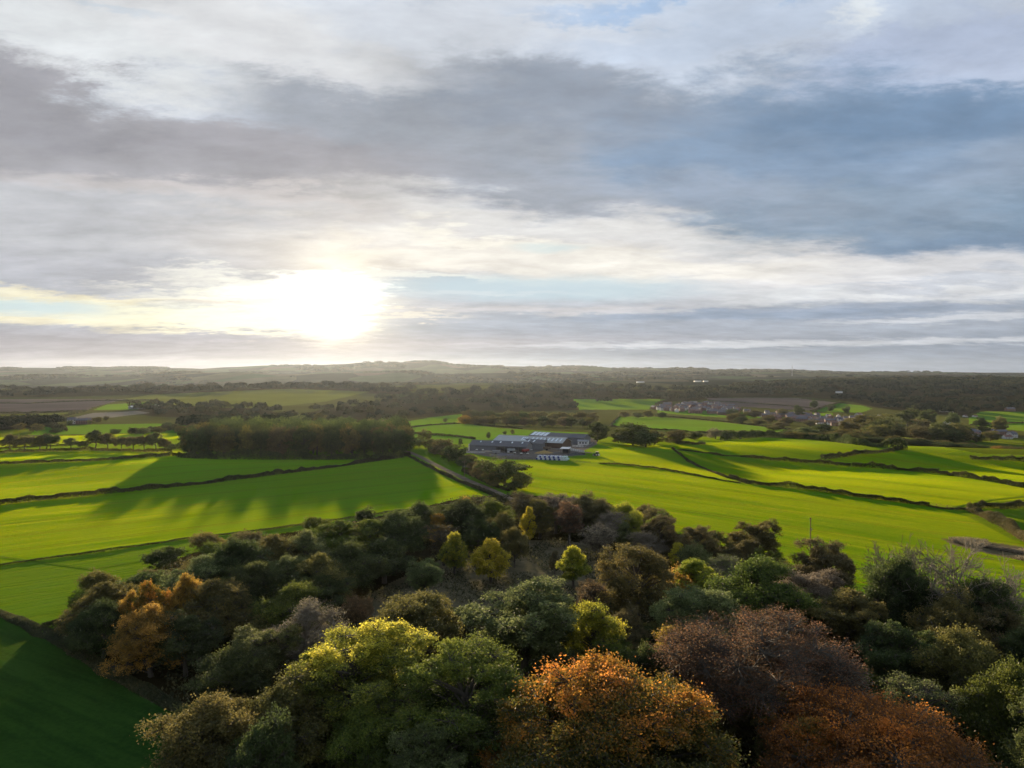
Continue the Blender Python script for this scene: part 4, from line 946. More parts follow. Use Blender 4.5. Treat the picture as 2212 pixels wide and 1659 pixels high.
def merged(name, items, lab):
    me0 = P_T['mid1'][2][0]; n = len(me0.vertices); co = np.zeros(n * 3, np.float32); me0.vertices.foreach_get('co', co); co = co.reshape(-1, 3); tt = np.zeros(len(me0.polygons), np.float32); me0.attributes['tint'].data.foreach_get('value', tt)
    Vs = []; ts = []
    for x, y, h_, r_ in items:
        a = random.uniform(0, 6.28); c, s_ = math.cos(a) * r_ / 7, math.sin(a) * r_ / 7
        Vs.append(np.column_stack([co[:, 0] * c - co[:, 1] * s_ + x, co[:, 0] * s_ + co[:, 1] * c + y, co[:, 2] * h_ / 15 + float(H(x, y))])); ts.append(np.clip(tt + random.uniform(-.3, .3), 0, 1))
    V = np.concatenate(Vs); me = mesh_np(name, V, np.arange(len(V)).reshape(-1, 4), [LM['dark']], fattr={'tint': np.concatenate(ts)})
    tag(link(bpy.data.objects.new(name, me)), lab, 'woodland', kind='stuff')
merged('woodland', back, 'closed canopy at the back of the square wood above the left fields')
mid(745, 945, 46, 36, 'lime', 'yellow-green crown rising at the back of the square wood')
mid(805, 930, 40, 26, 'brown', 'brown tree beside the small white house behind the wood')
# along the lane
for a in [(905, 966, 26, 22, 'sage', 'pale small tree at the top of the lane'), (930, 975, 34, 26, 'olive', 'olive tree at the top of the lane on the farm side'), (955, 984, 46, 34, 'brown', 'brown tree on the farm side of the lane'),
  (985, 1000, 48, 38, 'dark', 'dark round tree on the farm side of the lane behind the pole'), (1012, 1006, 44, 24, 'brown', 'low brown tree right of the lane pole'), (1040, 1036, 44, 38, 'brown', 'reddish brown tree left of the biggest lane tree'),
  (1090, 1050, 96, 58, 'dark', 'biggest dark tree standing beside the lane'), (1125, 1056, 46, 34, 'olive', 'lower lobe tree at the right of the biggest lane tree'), (1065, 1052, 44, 34, 'olive', 'olive tree hugging the left of the biggest lane tree'),
  (915, 950, 30, 22, 'olive', 'small olive tree between wood and farm fields'), (968, 960, 10, 12, 'olive', 'tiny round tree left of the farm on the field edge'), (995, 962, 9, 15, 'dark', 'slim tree left of the farm buildings'), (1055, 948, 10, 15, 'dark', 'upright dark tree behind the long dark barn'),
  (1090, 940, 9, 9, 'dark', 'small dark tree behind the pale-roofed barn'), (1107, 938, 10, 10, 'olive', 'small olive tree behind the pale-roofed barn, right one'), (926, 950, 12, 12, 'olive', 'small tree in the field left of the farm'),
  (1290, 954, 44, 40, 'dark', 'round dark tree right of the farm buildings'), (1335, 958, 26, 22, 'brown', 'small brown tree between the two dark farm trees'), (1368, 962, 76, 46, 'dark', 'broad dark tree on the rise right of the farm'), (1395, 966, 50, 32, 'dark', 'dark tree on the right shoulder of the broad farm tree'),
  (1414, 960, 34, 30, 'olive', 'olive tree right of the broad farm tree'), (1460, 958, 40, 28, 'brown', 'brown tree with a clear trunk by the upper field gate'), (1500, 950, 34, 18, 'sage', 'pale round bush tree above the upper right field'),
  (1440, 955, 20, 10, 'olive', 'low bush by the upper field gate'), (1545, 948, 40, 22, 'twig', 'pale twiggy tree at the head of the upper right field'), (962, 912, 10, 8, 'sage', 'single small tree in the green field left of the farm woods')]:
    mid(a[0], a[1], a[2] * 1.15, a[3] * 1.1, a[4], a[5])
for a in [(940, 982, 34, 24, 'sage', 'pale olive bush tree low by the top of the lane hedge'), (970, 995, 40, 26, 'olive', 'olive bush tree between the two upper lane trees'), (1000, 1012, 36, 22, 'dark', 'dark bush tree at the foot of the lane pole'), (1022, 1024, 40, 26, 'brown', 'brown bush tree midway along the lane'), (1112, 1060, 40, 22, 'dark', 'dark bush at the lower right of the biggest lane tree')]: mid(*a)
# long block of trees behind the farm
r = np.random.RandomState(12); ords = 'first second third fourth fifth sixth seventh eighth ninth tenth eleventh twelfth'.split()
for row, (yb0, yb1) in enumerate([(917, 926), (908, 915)]):
    for i in range(14):
        ox = 1008 + i * 20.6 + r.uniform(-5, 5); oyb = yb0 + (yb1 - yb0) * i / 16
        lm = 'gold' if (i == 0 and row == 0) else r.choice(['olive', 'brown', 'dark', 'olive'])
        lab = 'golden tree at the left end of the long tree block behind the farm' if (i == 0 and row == 0) else {'dark': 'dark green', 'brown': 'brown', 'olive': 'olive'}[lm] + ' tree in the long block behind the farm, %s row' % ('front', 'back')[row]
        mid(ox, oyb, r.uniform(28, 36), r.uniform(20, 25), lm, lab, group=None if lm == 'gold' else '%s trees in the %s row of the farm tree block' % (lm, ('front', 'back')[row]))
# valley trees behind the right fields (their feet hidden by the crest)
def vt(ox, oyt, wp, dep, lm, lab, group=None, kd=None):
    d = ray(ox, 900); x = d[0] * dep; z = float(H(x, dep)); topz = CAMZ + ray(ox, oyt)[2] * dep
    ht = max(5, topz - z)
    add_tree(kd or random.choice(['mid1', 'mid2', 'mid3', 'mid4']), (x, dep, z), min(ht, 34), wp / K / 2 / F * dep, lm, lab, group=group)
V_ = [(1575, 946, 36, 600, 'olive'), (1610, 941, 30, 610, 'brown'), (1640, 939, 30, 620, 'olive'), (1670, 940, 30, 620, 'brown'), (1700, 938, 34, 630, 'olive'), (1740, 922, 44, 640, 'sage'), (1775, 934, 40, 630, 'brown'), (1800, 932, 46, 640, 'olive'),
 (1832, 925, 50, 650, 'olive'), (1850, 948, 46, 600, 'dark'), (1810, 950, 40, 600, 'dark'), (1890, 952, 44, 600, 'dark'), (1868, 930, 44, 650, 'olive'), (1905, 915, 52, 720, 'olive'), (1940, 920, 44, 720, 'olive'), (1925, 946, 46, 620, 'sage'),
 (1955, 944, 40, 640, 'lime'), (1950, 958, 46, 590, 'dark'), (1985, 946, 40, 640, 'brown'), (1990, 960, 44, 590, 'dark'), (1975, 916, 40, 760, 'brown'), (2010, 925, 40, 760, 'brown'), (2020, 950, 30, 650, 'olive'), (2045, 963, 46, 560, 'dark'), (2078, 962, 46, 560, 'dark'), (2110, 970, 40, 540, 'dark'),
 (2165, 966, 40, 540, 'gold'), (2195, 973, 40, 520, 'brown'), (2225, 972, 50, 520, 'brown'), (1880, 905, 40, 900, 'olive'), (1860, 895, 46, 950, 'olive'), (1900, 893, 50, 950, 'olive'), (1960, 880, 36, 1150, 'dark'), (2005, 882, 30, 1150, 'dark'), (2060, 890, 24, 1000, 'sage'),
 (1985, 903, 40, 900, 'brown'), (2080, 925, 40, 800, 'brown'), (2050, 930, 40, 760, 'olive'), (2110, 935, 30, 800, 'olive'), (2140, 930, 30, 850, 'olive'), (1750, 905, 26, 1000, 'brown'), (1700, 900, 26, 1050, 'brown'), (1660, 895, 24, 1100, 'olive'), (1600, 888, 26, 1200, 'olive'), (1580, 892, 24, 1100, 'olive'),
 (1722, 874, 14, 1500, 'dark'), (1828, 875, 14, 1450, 'dark'), (1790, 865, 0, 0, ''), (1758, 863, 15, 1650, 'dark'), (1728, 880, 20, 1350, 'dark'), (1692, 882, 20, 1350, 'brown'), (1582, 882, 26, 1350, 'dark'), (1630, 886, 30, 1300, 'brown'), (1795, 872, 16, 1550, 'dark'),
 (1640, 904, 30, 1000, 'olive'), (1600, 900, 24, 1050, 'dark'), (1685, 912, 34, 900, 'brown'), (1780, 915, 34, 850, 'dark'), (1830, 905, 30, 900, 'olive'), (1430, 890, 22, 1200, 'dark'), (1400, 886, 22, 1200, 'olive'), (1378, 889, 22, 1150, 'sage'), (1350, 888, 20, 1150, 'brown'),
 (2120, 900, 26, 1000, 'dark'), (2160, 897, 26, 1050, 'olive'), (1670, 920, 30, 860, 'olive'), (1720, 926, 34, 800, 'brown'), (1755, 932, 30, 760, 'dark')]
wd_ = {'olive': 'olive green', 'brown': 'brown', 'sage': 'pale grey-green', 'dark': 'dark green', 'lime': 'yellow-green', 'gold': 'golden brown'}
rv = np.random.RandomState(21)
V_ = [(a, b, w_ * 1.25, d_, l_) for a, b, w_, d_, l_ in V_]
for i in range(22):
    q = rv.rand(); V_.append((1690 + q * 420, 938 + q * 26 + rv.uniform(-14, 8), rv.uniform(34, 54), rv.uniform(560, 660), rv.choice(['olive', 'dark', 'olive', 'brown'])))
for i in range(16):
    q = rv.rand(); V_.append((1880 + q * 240, 905 + q * 14 + rv.uniform(-12, 18), rv.uniform(30, 50), rv.uniform(720, 860), rv.choice(['olive', 'dark', 'sage', 'brown'])))
for i, (ox, oyt, wp, dep, lm) in enumerate(V_):
    if dep == 0: continue
    where = 'just beyond the crest of the bright right fields' if dep <= 660 else ('in the valley between crest and village' if dep < 1000 else 'around the village and its far fields')
    one = {'lime': 'yellow-green tree just beyond the crest of the bright right fields', 'gold': 'golden brown tree just behind the crest at the right edge of the view'}.get(lm)
    vt(ox, oyt, wp, dep, lm, one or '%s broadleaf tree %s' % (wd_[lm], where), None if one else '%s trees %s' % (wd_[lm], where))
# left far scattered trees
for i, a in enumerate([(40, 930, 26, 16), (80, 932, 30, 18), (110, 915, 20, 14), (60, 912, 24, 14), (210, 912, 22, 12), (230, 908, 12, 10), (250, 938, 26, 12), (310, 938, 30, 16), (345, 937, 30, 16), (285, 937, 20, 10), (120, 936, 26, 12), (20, 918, 30, 14), (390, 935, 30, 16), (420, 930, 30, 16), (460, 928, 30, 18), (640, 912, 34, 16), (690, 910, 30, 18), (500, 925, 30, 14), (360, 925, 24, 14), (150, 918, 14, 10), (195, 917, 14, 10)]):
    lm = ['olive', 'brown', 'dark', 'sage'][i % 4]
    mid(*a, lm, '%s tree among the far left fields' % wd_[lm], group='%s trees among the far left fields' % wd_[lm])

# ---------------------------------------------------------------- far woods, read as masses
def far_wood(name, poly, sp0, seed, lab):
    r = np.random.RandomState(seed); p = unproj_poly(poly)
    x0, x1 = p[:, 0].min(), p[:, 0].max(); y0, y1 = p[:, 1].min(), min(p[:, 1].max(), 5200)
    n = 26000; x = r.uniform(x0, x1, n); y = r.uniform(y0, y1, n)
    k = inside(x, y, p); x = x[k]; y = y[k]
    sp = np.clip(y * .0105, 8, 30) * sp0
    cell = {}; keep = []
    for i in range(len(x)):
        s_ = sp[i]; c = (int(x[i] // s_), int(y[i] // s_), int(s_ / 4))
        if c in cell: continue
        cell[c] = 1; keep.append(i)
    x = x[keep]; y = y[keep]; sp = sp[keep]; m = len(x)
    R_ = sp * r.uniform(.55, .8, m); hh = np.clip(R_ * 1.4, 9, 17) * r.uniform(.8, 1.15, m); g = H(x, y)
    per = 110
    D = dirs(m * per, r, -.3).reshape(m, per, 3)
    lp = 1 + .18 * np.sin(D[..., 0] * 5 + x[:, None]) + .15 * np.sin(D[..., 1] * 6 + y[:, None])
    rr2 = (.82 + .18 * r.rand(m, per)) * lp
    Pc = np.stack([x[:, None] + D[..., 0] * R_[:, None] * rr2, y[:, None] + D[..., 1] * R_[:, None] * rr2, g[:, None] + hh[:, None] * (.55 + .45 * D[..., 2] * rr2)], -1).reshape(-1, 3)
    N_ = D.reshape(-1, 3) + r.normal(0, .45, (m * per, 3)); N_ /= np.linalg.norm(N_, axis=1)[:, None]
    A = np.cross(N_, r.normal(size=N_.shape)); A /= np.linalg.norm(A, axis=1)[:, None]; B = np.cross(N_, A)
    s = (np.repeat(R_, per) * .22 * r.uniform(.6, 1.2, m * per))[:, None]
    V = np.stack([Pc - A * s, Pc - B * s, Pc + A * s, Pc + B * s], 1).reshape(-1, 3)
    tint = np.clip(np.repeat(r.uniform(.1, .9, m) + .25 * np.sin(x / 190) * np.sin(y / 240), per) + r.normal(0, .12, m * per), 0, 1)
    me = mesh_np(name, V, np.arange(m * per * 4).reshape(-1, 4), [LM['far']], fattr={'tint': tint})
    o = link(bpy.data.objects.new(name, me)); tag(o, lab, 'woodland', kind='stuff')
    return m
labs = {'ridge': 'dark wood running along the low ridge on the far left', 'mid': 'broad brown-green wood filling the middle distance behind the farm', 'right': 'dark rolling woodland covering the far right slopes beyond the village',
        'left': 'small wood beside the white-roofed building on the far left', 'leftmid': 'scrubby wood strip on the far left behind the bright strip', 'leftfar': 'dark copse at the far left edge'}
for i, (k_, p_) in enumerate(woods_far.items()): far_wood('woodland', p_, {'mid': 1.0, 'right': 1.15, 'ridge': 1.0}.get(k_, 1.0), 40 + i, labs[k_])
# woods scattered over the distant hills
def hill_woods():
    r = np.random.RandomState(77); n = 9000
    y = r.uniform(2700, 9500, n); x = r.uniform(-.85, .85, n) * y
    f = np.sin(x / 330 + 1) * np.sin(y / 520) + .7 * np.sin(x / 140 + y / 260) + .5 * np.sin(x / 700 - y / 900)
    k = f > .35; x = x[k]; y = y[k]; m = len(x); g = H(x, y); per = 16
    R_ = y * .0042 * r.uniform(.7, 1.3, m); hh = np.clip(R_ * .6, 9, 16)
    D = dirs(m * per, r, 0).reshape(m, per, 3)
    Pc = np.stack([x[:, None] + D[..., 0] * R_[:, None], y[:, None] + D[..., 1] * R_[:, None], g[:, None] + hh[:, None] * (.3 + .6 * D[..., 2])], -1).reshape(-1, 3)
    A = r.normal(size=Pc.shape); A /= np.linalg.norm(A, axis=1)[:, None]; B = np.cross(A, r.normal(size=A.shape)); B /= np.linalg.norm(B, axis=1)[:, None]
    s = (np.repeat(R_, per) * .45)[:, None]; sz = np.array([1, 1, .5])
    V = np.stack([Pc - A * s * sz, Pc - B * s * sz, Pc + A * s * sz, Pc + B * s * sz], 1).reshape(-1, 3)
    me = mesh_np('distant_woods', V, np.arange(m * per * 4).reshape(-1, 4), [LM['far']], fattr={'tint': np.repeat(r.rand(m), per)})
    o = link(bpy.data.objects.new('distant_woods', me)); tag(o, 'patches of wood and hedgerow scattered over the distant hills', 'woodland', kind='stuff')
hill_woods()

# ---------------------------------------------------------------- solid things: a small mesh builder
def flat_mat(name, c, rough=.7, var=.12, metal=0., scale=1.5, corr=None):
    m = bpy.data.materials.new(name); m.use_nodes = True; t = NT(m.node_tree); b = m.node_tree.nodes['Principled BSDF']
    tc = t.new('ShaderNodeTexCoord'); f = t.noise(tc.outputs['Object'], scale, 5, .65)
    a = tuple(v * (1 - var) for v in lin(c)[:3]) + (1,); d = tuple(min(1, v * (1 + var)) for v in lin(c)[:3]) + (1,)
    t.put(b.inputs['Base Color'], t.mix(t.rng(f, .3, .7, 0, 1, False), a, d)); b.inputs['Roughness'].default_value = rough; b.inputs['Metallic'].default_value = metal
    return m
MM = {k: flat_mat(k, *v) for k, v in {
 'roof_pale': ((158, 162, 160), .75, .15), 'roof_dark': ((84, 84, 88), .8, .25), 'rooflight': ((206, 216, 220), .35, .05), 'board_brown': ((84, 66, 52), .8, .25), 'concrete': ((138, 134, 128), .85, .25),
 'panel_grey': ((112, 114, 118), .7, .2), 'white_paint': ((214, 214, 210), .5, .08), 'steel': ((120, 122, 124), .4, .1), 'wood': ((104, 90, 72), .8, .2), 'slate': ((86, 84, 90), .7, .25), 'tile_brown': ((112, 84, 72), .8, .25),
 'render_white': ((204, 200, 192), .8, .08), 'brick': ((130, 100, 86), .85, .2), 'stone': ((140, 130, 116), .85, .2), 'wrap_white': ((214, 218, 222), .3, .05), 'wrap_blue': ((44, 62, 132), .3, .1), 'wrap_teal': ((104, 168, 160), .3, .1),
 'rubber': ((28, 28, 28), .8, .1), 'glass_dark': ((36, 44, 50), .1, .1), 'paint_green': ((60, 104, 60), .4, .1), 'paint_red': ((140, 44, 36), .5, .1), 'insulator': ((150, 120, 96), .3, .1), 'tarp': ((46, 50, 52), .5, .2), 'straw': ((160, 136, 84), .9, .2)}.items()}
class MB:
    def __init__(s): s.v = []; s.f = []
    def box(s, x0, x1, y0, y1, z0, z1):
        b = len(s.v); s.v += [(x0, y0, z0), (x1, y0, z0), (x1, y1, z0), (x0, y1, z0), (x0, y0, z1), (x1, y0, z1), (x1, y1, z1), (x0, y1, z1)]
        s.f += [tuple(b + i for i in q) for q in ((0, 3, 2, 1), (4, 5, 6, 7), (0, 1, 5, 4), (1, 2, 6, 5), (2, 3, 7, 6), (3, 0, 4, 7))]; return s
    def poly(s, pts): b = len(s.v); s.v += [tuple(p) for p in pts]; s.f.append(tuple(range(b, b + len(pts)))); return s
    def cyl(s, c, ax, r_, L, n=14, r2=None):
        b = len(s.v); r2 = r_ if r2 is None else r2; c = np.array(c, float)
        A = {'x': (np.array([1., 0, 0]), np.array([0, 1., 0]), np.array([0, 0, 1.])), 'y': (np.array([0, 1., 0]), np.array([0, 0, 1.]), np.array([1., 0, 0])), 'z': (np.array([0, 0, 1.]), np.array([1., 0, 0]), np.array([0, 1., 0]))}[ax]
        for e, rr3 in ((-.5, r_), (.5, r2)):
            for i in range(n):
                t = 2 * math.pi * i / n; s.v.append(tuple(c + A[0] * L * e + (A[1] * math.cos(t) + A[2] * math.sin(t)) * rr3))
        for i in range(n): j = (i + 1) % n; s.f.append((b + i, b + j, b + n + j, b + n + i))
        s.f.append(tuple(b + i for i in reversed(range(n)))); s.f.append(tuple(b + n + i for i in range(n))); return s
    def build(s, name, mat, parent=None, bevel=0):
        me = bpy.data.meshes.new(name); me.from_pydata(s.v, [], s.f); me.update(); me.materials.append(MM[mat] if isinstance(mat, str) else mat)
        o = link(bpy.data.objects.new(name, me), parent)
        if bevel:
            bm = bpy.data.objects[o.name].modifiers.new('bevel', 'BEVEL'); bm.width = bevel; bm.segments = 2; bm.limit_method = 'ANGLE'
        return o
def root(name, loc, rz, lab, cat, group=None):
    o = link(bpy.data.objects.new(name, None)); o.location = tuple(loc); o.rotation_euler = (0, 0, rz); return tag(o, lab, cat, group)
def copy_thing(o, loc, rz, lab=None, sc=None):
    c = o.copy(); link(c); c.location = loc; c.rotation_euler = (0, 0, rz)
    if sc: c.scale = sc
    if lab: c['label'] = lab
    for ch in list(o.children):
        d = ch.copy(); link(d, c)
        for g in list(ch.children): h = g.copy(); link(h, d)
    return c
def roof_mb(L, W_, he, hr, ov=.4, th=.12):
    m = MB(); x0, x1 = -ov, L + ov
    s = (hr - he) / (W_ / 2); ye = -ov; ze = he - ov * s
    for sg in (0, 1):
        a = (lambda y: y) if sg == 0 else (lambda y: W_ - y)
        p = [(x0, a(ye), ze), (x1, a(ye), ze), (x1, W_ / 2, hr), (x0, W_ / 2, hr)]
        t = [(q[0], q[1], q[2] + th) for q in p]
        b = len(m.v); m.v += p + t
        m.f += [tuple(b + i for i in q) for q in ((0, 1, 2, 3), (4, 5, 6, 7), (0, 1, 5, 4), (0, 3, 7, 4), (1, 2, 6, 5))]
    return m
def gable_walls(L, W_, he, hr, openings=(), post=True):
    """four walls; openings in the front wall (y=0) as (x0, x1, z1)"""
    m = MB(); xs = 0
    for (a, b_, z) in openings:
        if a > xs: m.box(xs, a, 0, .2, 0, he)
        if z < he: m.box(a, b_, 0, .2, z, he)
        xs = b_
    if xs < L: m.box(xs, L, 0, .2, 0, he)
    m.box(0, L, W_ - .2, W_, 0, he)
    for x in (0, L):
        dx = .2 if x == 0 else -.2
        y0, y1 = .2, W_ - .2
        p = [(x, y0, 0), (x, y1, 0), (x, y1, he), (x, W_ / 2, hr - .1), (x, y0, he)]; q = [(a + dx, b_, c) for a, b_, c in p]
        b = len(m.v); m.v += p + q; m.f += [tuple(b + i for i in range(5)), tuple(b + 5 + i for i in reversed(range(5)))]
        for i in range(5): j = (i + 1) % 5; m.f.append((b + i, b + j, b + 5 + j, b + 5 + i))
    return m
# ---------------------------------------------------------------- the farm
def place_axis(pl, pr, dl, dr):
    """left and right feet from a picture column and a depth"""
    a = ray(pl, 900)[0] * dl, dl; b = ray(pr, 900)[0] * dr, dr
    ang = math.atan2(b[1] - a[1], b[0] - a[0]); L = math.hypot(b[0] - a[0], b[1] - a[1])
    z = float(min(H(a[0], a[1]), H(b[0], b[1])))
    return (a[0], a[1], z), ang, L
# barn with the pale roof
loc, ang, L = place_axis(1067, 1214, 470, 450)
b = root('barn', loc, ang, 'largest farm barn with long pale blue-grey roof and brown boarded walls', 'barn')
W_, he, hr = 17, 5.0, 7.6
gable_walls(L, W_, he, hr, [(4, 22, 4.1)]).build('wall', 'board_brown', b)
m = MB(); m.box(0, L, -.06, 0, 0, 1.5); m.box(L, L + .06, 0, W_, 0, 1.5); m.build('plinth', 'concrete', b)
rf = roof_mb(L, W_, he, hr, .6).build('roof', 'roof_pale', b)
m = MB(); s_ = (hr - he) / (W_ / 2)
for i in list(range(13, 16)) + list(range(18, 33, 2)):
    x = L * i / 34
    y0, y1 = 2.0, 6.8; m.poly([(x, y0, he + s_ * y0 + .16), (x + 1.0, y0, he + s_ * y0 + .16), (x + 1.0, y1, he + s_ * y1 + .16), (x, y1, he + s_ * y1 + .16)])
m.build('rooflights', 'rooflight', rf)
m = MB().box(-.3, L + .3, W_ / 2 - .3, W_ / 2 + .3, hr + .06, hr + .3); m.build('ridge_cap', 'roof_pale', rf)
# long dark barn in front
loc, ang, L = place_axis(1014, 1137, 449, 437)
b = root('barn', loc, ang, 'low dark-roofed barn with open bays in front of the pale-roofed one', 'barn')
W_, he, hr = 13, 3.6, 6.2
gable_walls(L, W_, he, hr, [(L * .47 + i * 3.0, L * .47 + i * 3.0 + 2.6, 3.1) for i in range(6)]).build('wall', 'panel_grey', b)
rf = roof_mb(L, W_, he, hr, .5).build('roof', 'roof_dark', b)
m = MB(); s_ = (hr - he) / (W_ / 2)
for i in (5, 12, 17, 24, 30):
    x = L * i / 34; m.poly([(x, 3.8, he + s_ * 3.8 + .16), (x + .9, 3.8, he + s_ * 3.8 + .16), (x + .9, 5.6, he + s_ * 5.6 + .16), (x, 5.6, he + s_ * 5.6 + .16)])
m.build('rooflights', 'rooflight', rf)
m = MB(); 
for i in range(5): m.box(L * .47 + i * 3 + 2.65, L * .47 + i * 3 + 2.95, -.1, .1, 0, 3.2)
m.build('posts', 'concrete', b)
MB().box(-.5, -.2, -.4, .4, 0, 4.2).build('end_wall', 'white_paint', b)
loc, ang, L = place_axis(1120, 1172, 462, 452)
b = root('barn', loc, ang, 'small grey lean-to barn joined behind the low dark one', 'barn')
gable_walls(L, 10, 4.2, 6.2, [(3, 9, 3.6)]).build('wall', 'panel_grey', b); rf = roof_mb(L, 10, 4.2, 6.2, .4).build('roof', 'roof_dark', b)
m = MB(); 
for i in range(3): m.poly([(2 + i * 4, 1.2, 4.84), (3 + i * 4, 1.2, 4.84), (3 + i * 4, 3.8, 5.88), (2 + i * 4, 3.8, 5.88)])
m.build('rooflights', 'rooflight', rf)
# rear barn
loc, ang, L = place_axis(1143, 1230, 520, 500)
b = root('barn', loc, ang, 'rear barn with pale roof sheets on its left end', 'barn')
W_, he, hr = 15, 4.4, 6.6
gable_walls(L, W_, he, hr, [(2, 12, 3.7)]).build('wall', 'panel_grey', b); rf = roof_mb(L, W_, he, hr, .6).build('roof', 'roof_dark', b)
m = MB(); s_ = (hr - he) / (W_ / 2)
for i in range(4): x = .5 + i * 3.6; m.poly([(x, .5, he + s_ * .5 + .16), (x + 3, .5, he + s_ * .5 + .16), (x + 3, 7, he + s_ * 7 + .16), (x, 7, he + s_ * 7 + .16)])
m.build('pale_sheets', 'rooflight', rf)
loc, ang, L = place_axis(1232, 1262, 500, 494)
b = root('outbuilding', loc, ang, 'grey gabled outbuilding at the right end of the rear barn', 'barn')
gable_walls(L, 10, 4.2, 6.6, []).build('wall', 'panel_grey', b); roof_mb(L, 10, 4.2, 6.6).build('roof', 'roof_dark', b)
loc, ang, L = place_axis(1248, 1270, 486, 484)
b = root('cabin', loc, ang, 'low white cabin at the right end of the farm', 'cabin')
gable_walls(L, 4, 2.6, 3.4, []).build('wall', 'white_paint', b); roof_mb(L, 4, 2.6, 3.4, .3).build('roof', 'steel', b)
m = MB(); [m.box(1.2 + i * 2, 2.2 + i * 2, -.05, 0, 1.0, 2.1) for i in range(3)]; m.build('window', 'glass_dark', b)
# small open shed
p = at(1211, 980); b = root('open_shed', p, -.35, 'small open shed with white roof in the farmyard', 'shed')
m = MB(); [m.box(x, x + .2, y, y + .2, 0, 3.1) for x in (0, 4.8) for y in (0, 4)]; m.build('posts', 'wood', b)
m = MB().box(.2, 4.8, 4, 4.2, 0, 3); m.box(4.8, 5, .2, 4, 0, 3); m.build('wall', 'tarp', b)
m = MB(); m.poly([(-.4, -.5, 3.0), (5.4, -.5, 3.0), (5.4, 4.6, 3.6), (-.4, 4.6, 3.6)]); m.poly([(-.4, -.5, 3.1), (5.4, -.5, 3.1), (5.4, 4.6, 3.7), (-.4, 4.6, 3.7)]); m.build('roof', 'white_paint', b)
# wrapped bales
def make_bale(loc, wrap, lab, grp):
    o = root('wrapped_bale', loc, 0, lab, 'bale', grp)
    m = MB().cyl((0, 0, .62), 'x', .62, 1.0, 16); m.build('wrap', wrap, o)
    m = MB().cyl((-.58, 0, .62), 'x', .50, .16, 16, .62); m.cyl((.58, 0, .62), 'x', .62, .16, 16, .50); m.build('wrap_end', 'wrap_white' if wrap != 'wrap_white' else 'wrap_blue', o)
    return o
pb = at(1160, 993); pe = at(1233, 996)
axis = (pe - pb)[:2]; Lb = np.hypot(*axis); axis /= Lb; perp = np.array([-axis[1], axis[0]]); ang = math.atan2(axis[1], axis[0])
bales = {}
r = np.random.RandomState(4)
def put_bale(k, i, row, lvl):
    q = pb[:2] + axis * (i * 1.32 + (.66 if lvl else 0)) + perp * (row * 1.3 + lvl * .65); z = float(H(*q)) + lvl * 1.16
    wrap = 'wrap_teal' if i * 1.32 > Lb * .7 else ('wrap_blue' if (i + row + lvl) % 2 else 'wrap_white')
    g = {'wrap_teal': 'teal wrapped bales at the right end of the stack', 'wrap_blue': 'blue wrapped bales in the stack', 'wrap_white': 'white wrapped bales in the stack'}[wrap]
    lab = {'wrap_teal': 'pale teal', 'wrap_blue': 'blue', 'wrap_white': 'white'}[wrap] + ' wrapped silage bale in the long stack beside the farmyard'
    if wrap not in bales: bales[wrap] = make_bale((q[0], q[1], z), wrap, lab, g); bales[wrap].rotation_euler[2] = ang + math.pi / 2
    else: copy_thing(bales[wrap], (q[0], q[1], z), ang + math.pi / 2 + r.normal(0, .06))
nb = int(Lb / 1.32)
for row in range(4):
    for i in range(nb): put_bale(0, i, row, 0)
for row in range(3):
    for i in range(nb - 1):
        if r.rand() < .93: put_bale(0, i, row, 1)
# tractor
p = at(1289, 985); t_ = root('tractor', p, 2.4, 'small green and white tractor parked on the grass right of the bales', 'tractor')
MB().box(.3, 2.3, -.45, .45, .9, 1.7).build('bonnet', 'paint_green', t_, .12)
cb_ = MB().box(-1.0, .3, -.75, .75, .9, 1.5).build('cab', 'paint_green', t_, .05)
MB().box(-.92, .22, -.68, .68, 1.5, 2.45).build('cab_glass', 'glass_dark', cb_, .05); MB().box(-1.1, .4, -.85, .85, 2.45, 2.6).build('cab_roof', 'white_paint', cb_, .05)
for x, y, rr4 in ((-.6, .95, .85), (-.6, -.95, .85), (1.8, .8, .5), (1.8, -.8, .5)):
    wv_ = MB().cyl((x, y, rr4), 'y', rr4, .42, 20).build('wheel', 'rubber', t_); MB().cyl((x, y + (.22 if y > 0 else -.22), rr4), 'y', rr4 * .5, .04, 14).build('rim', 'white_paint', wv_)
MB().cyl((1.1, .3, 2.1), 'z', .05, .9, 8).build('exhaust', 'steel', t_)
MB().box(-1.7, -1.0, -.7, .7, .4, 1.2).build('rear_implement', 'white_paint', t_)
# flat trailer
p = at(1262, 981); t_ = root('flat_trailer', p, .15, 'long flat trailer lying right of the open shed', 'trailer')
MB().box(-4, 4, -1.2, 1.2, .8, 1.0).build('deck', 'wood', t_)
for x in (-1.4, -.3):
    for y in (-1.05, 1.05): MB().cyl((x, y, .42), 'y', .42, .25, 14).build('wheel', 'rubber', t_)
MB().box(4, 5.4, -.08, .08, .7, .85).build('drawbar', 'steel', t_)
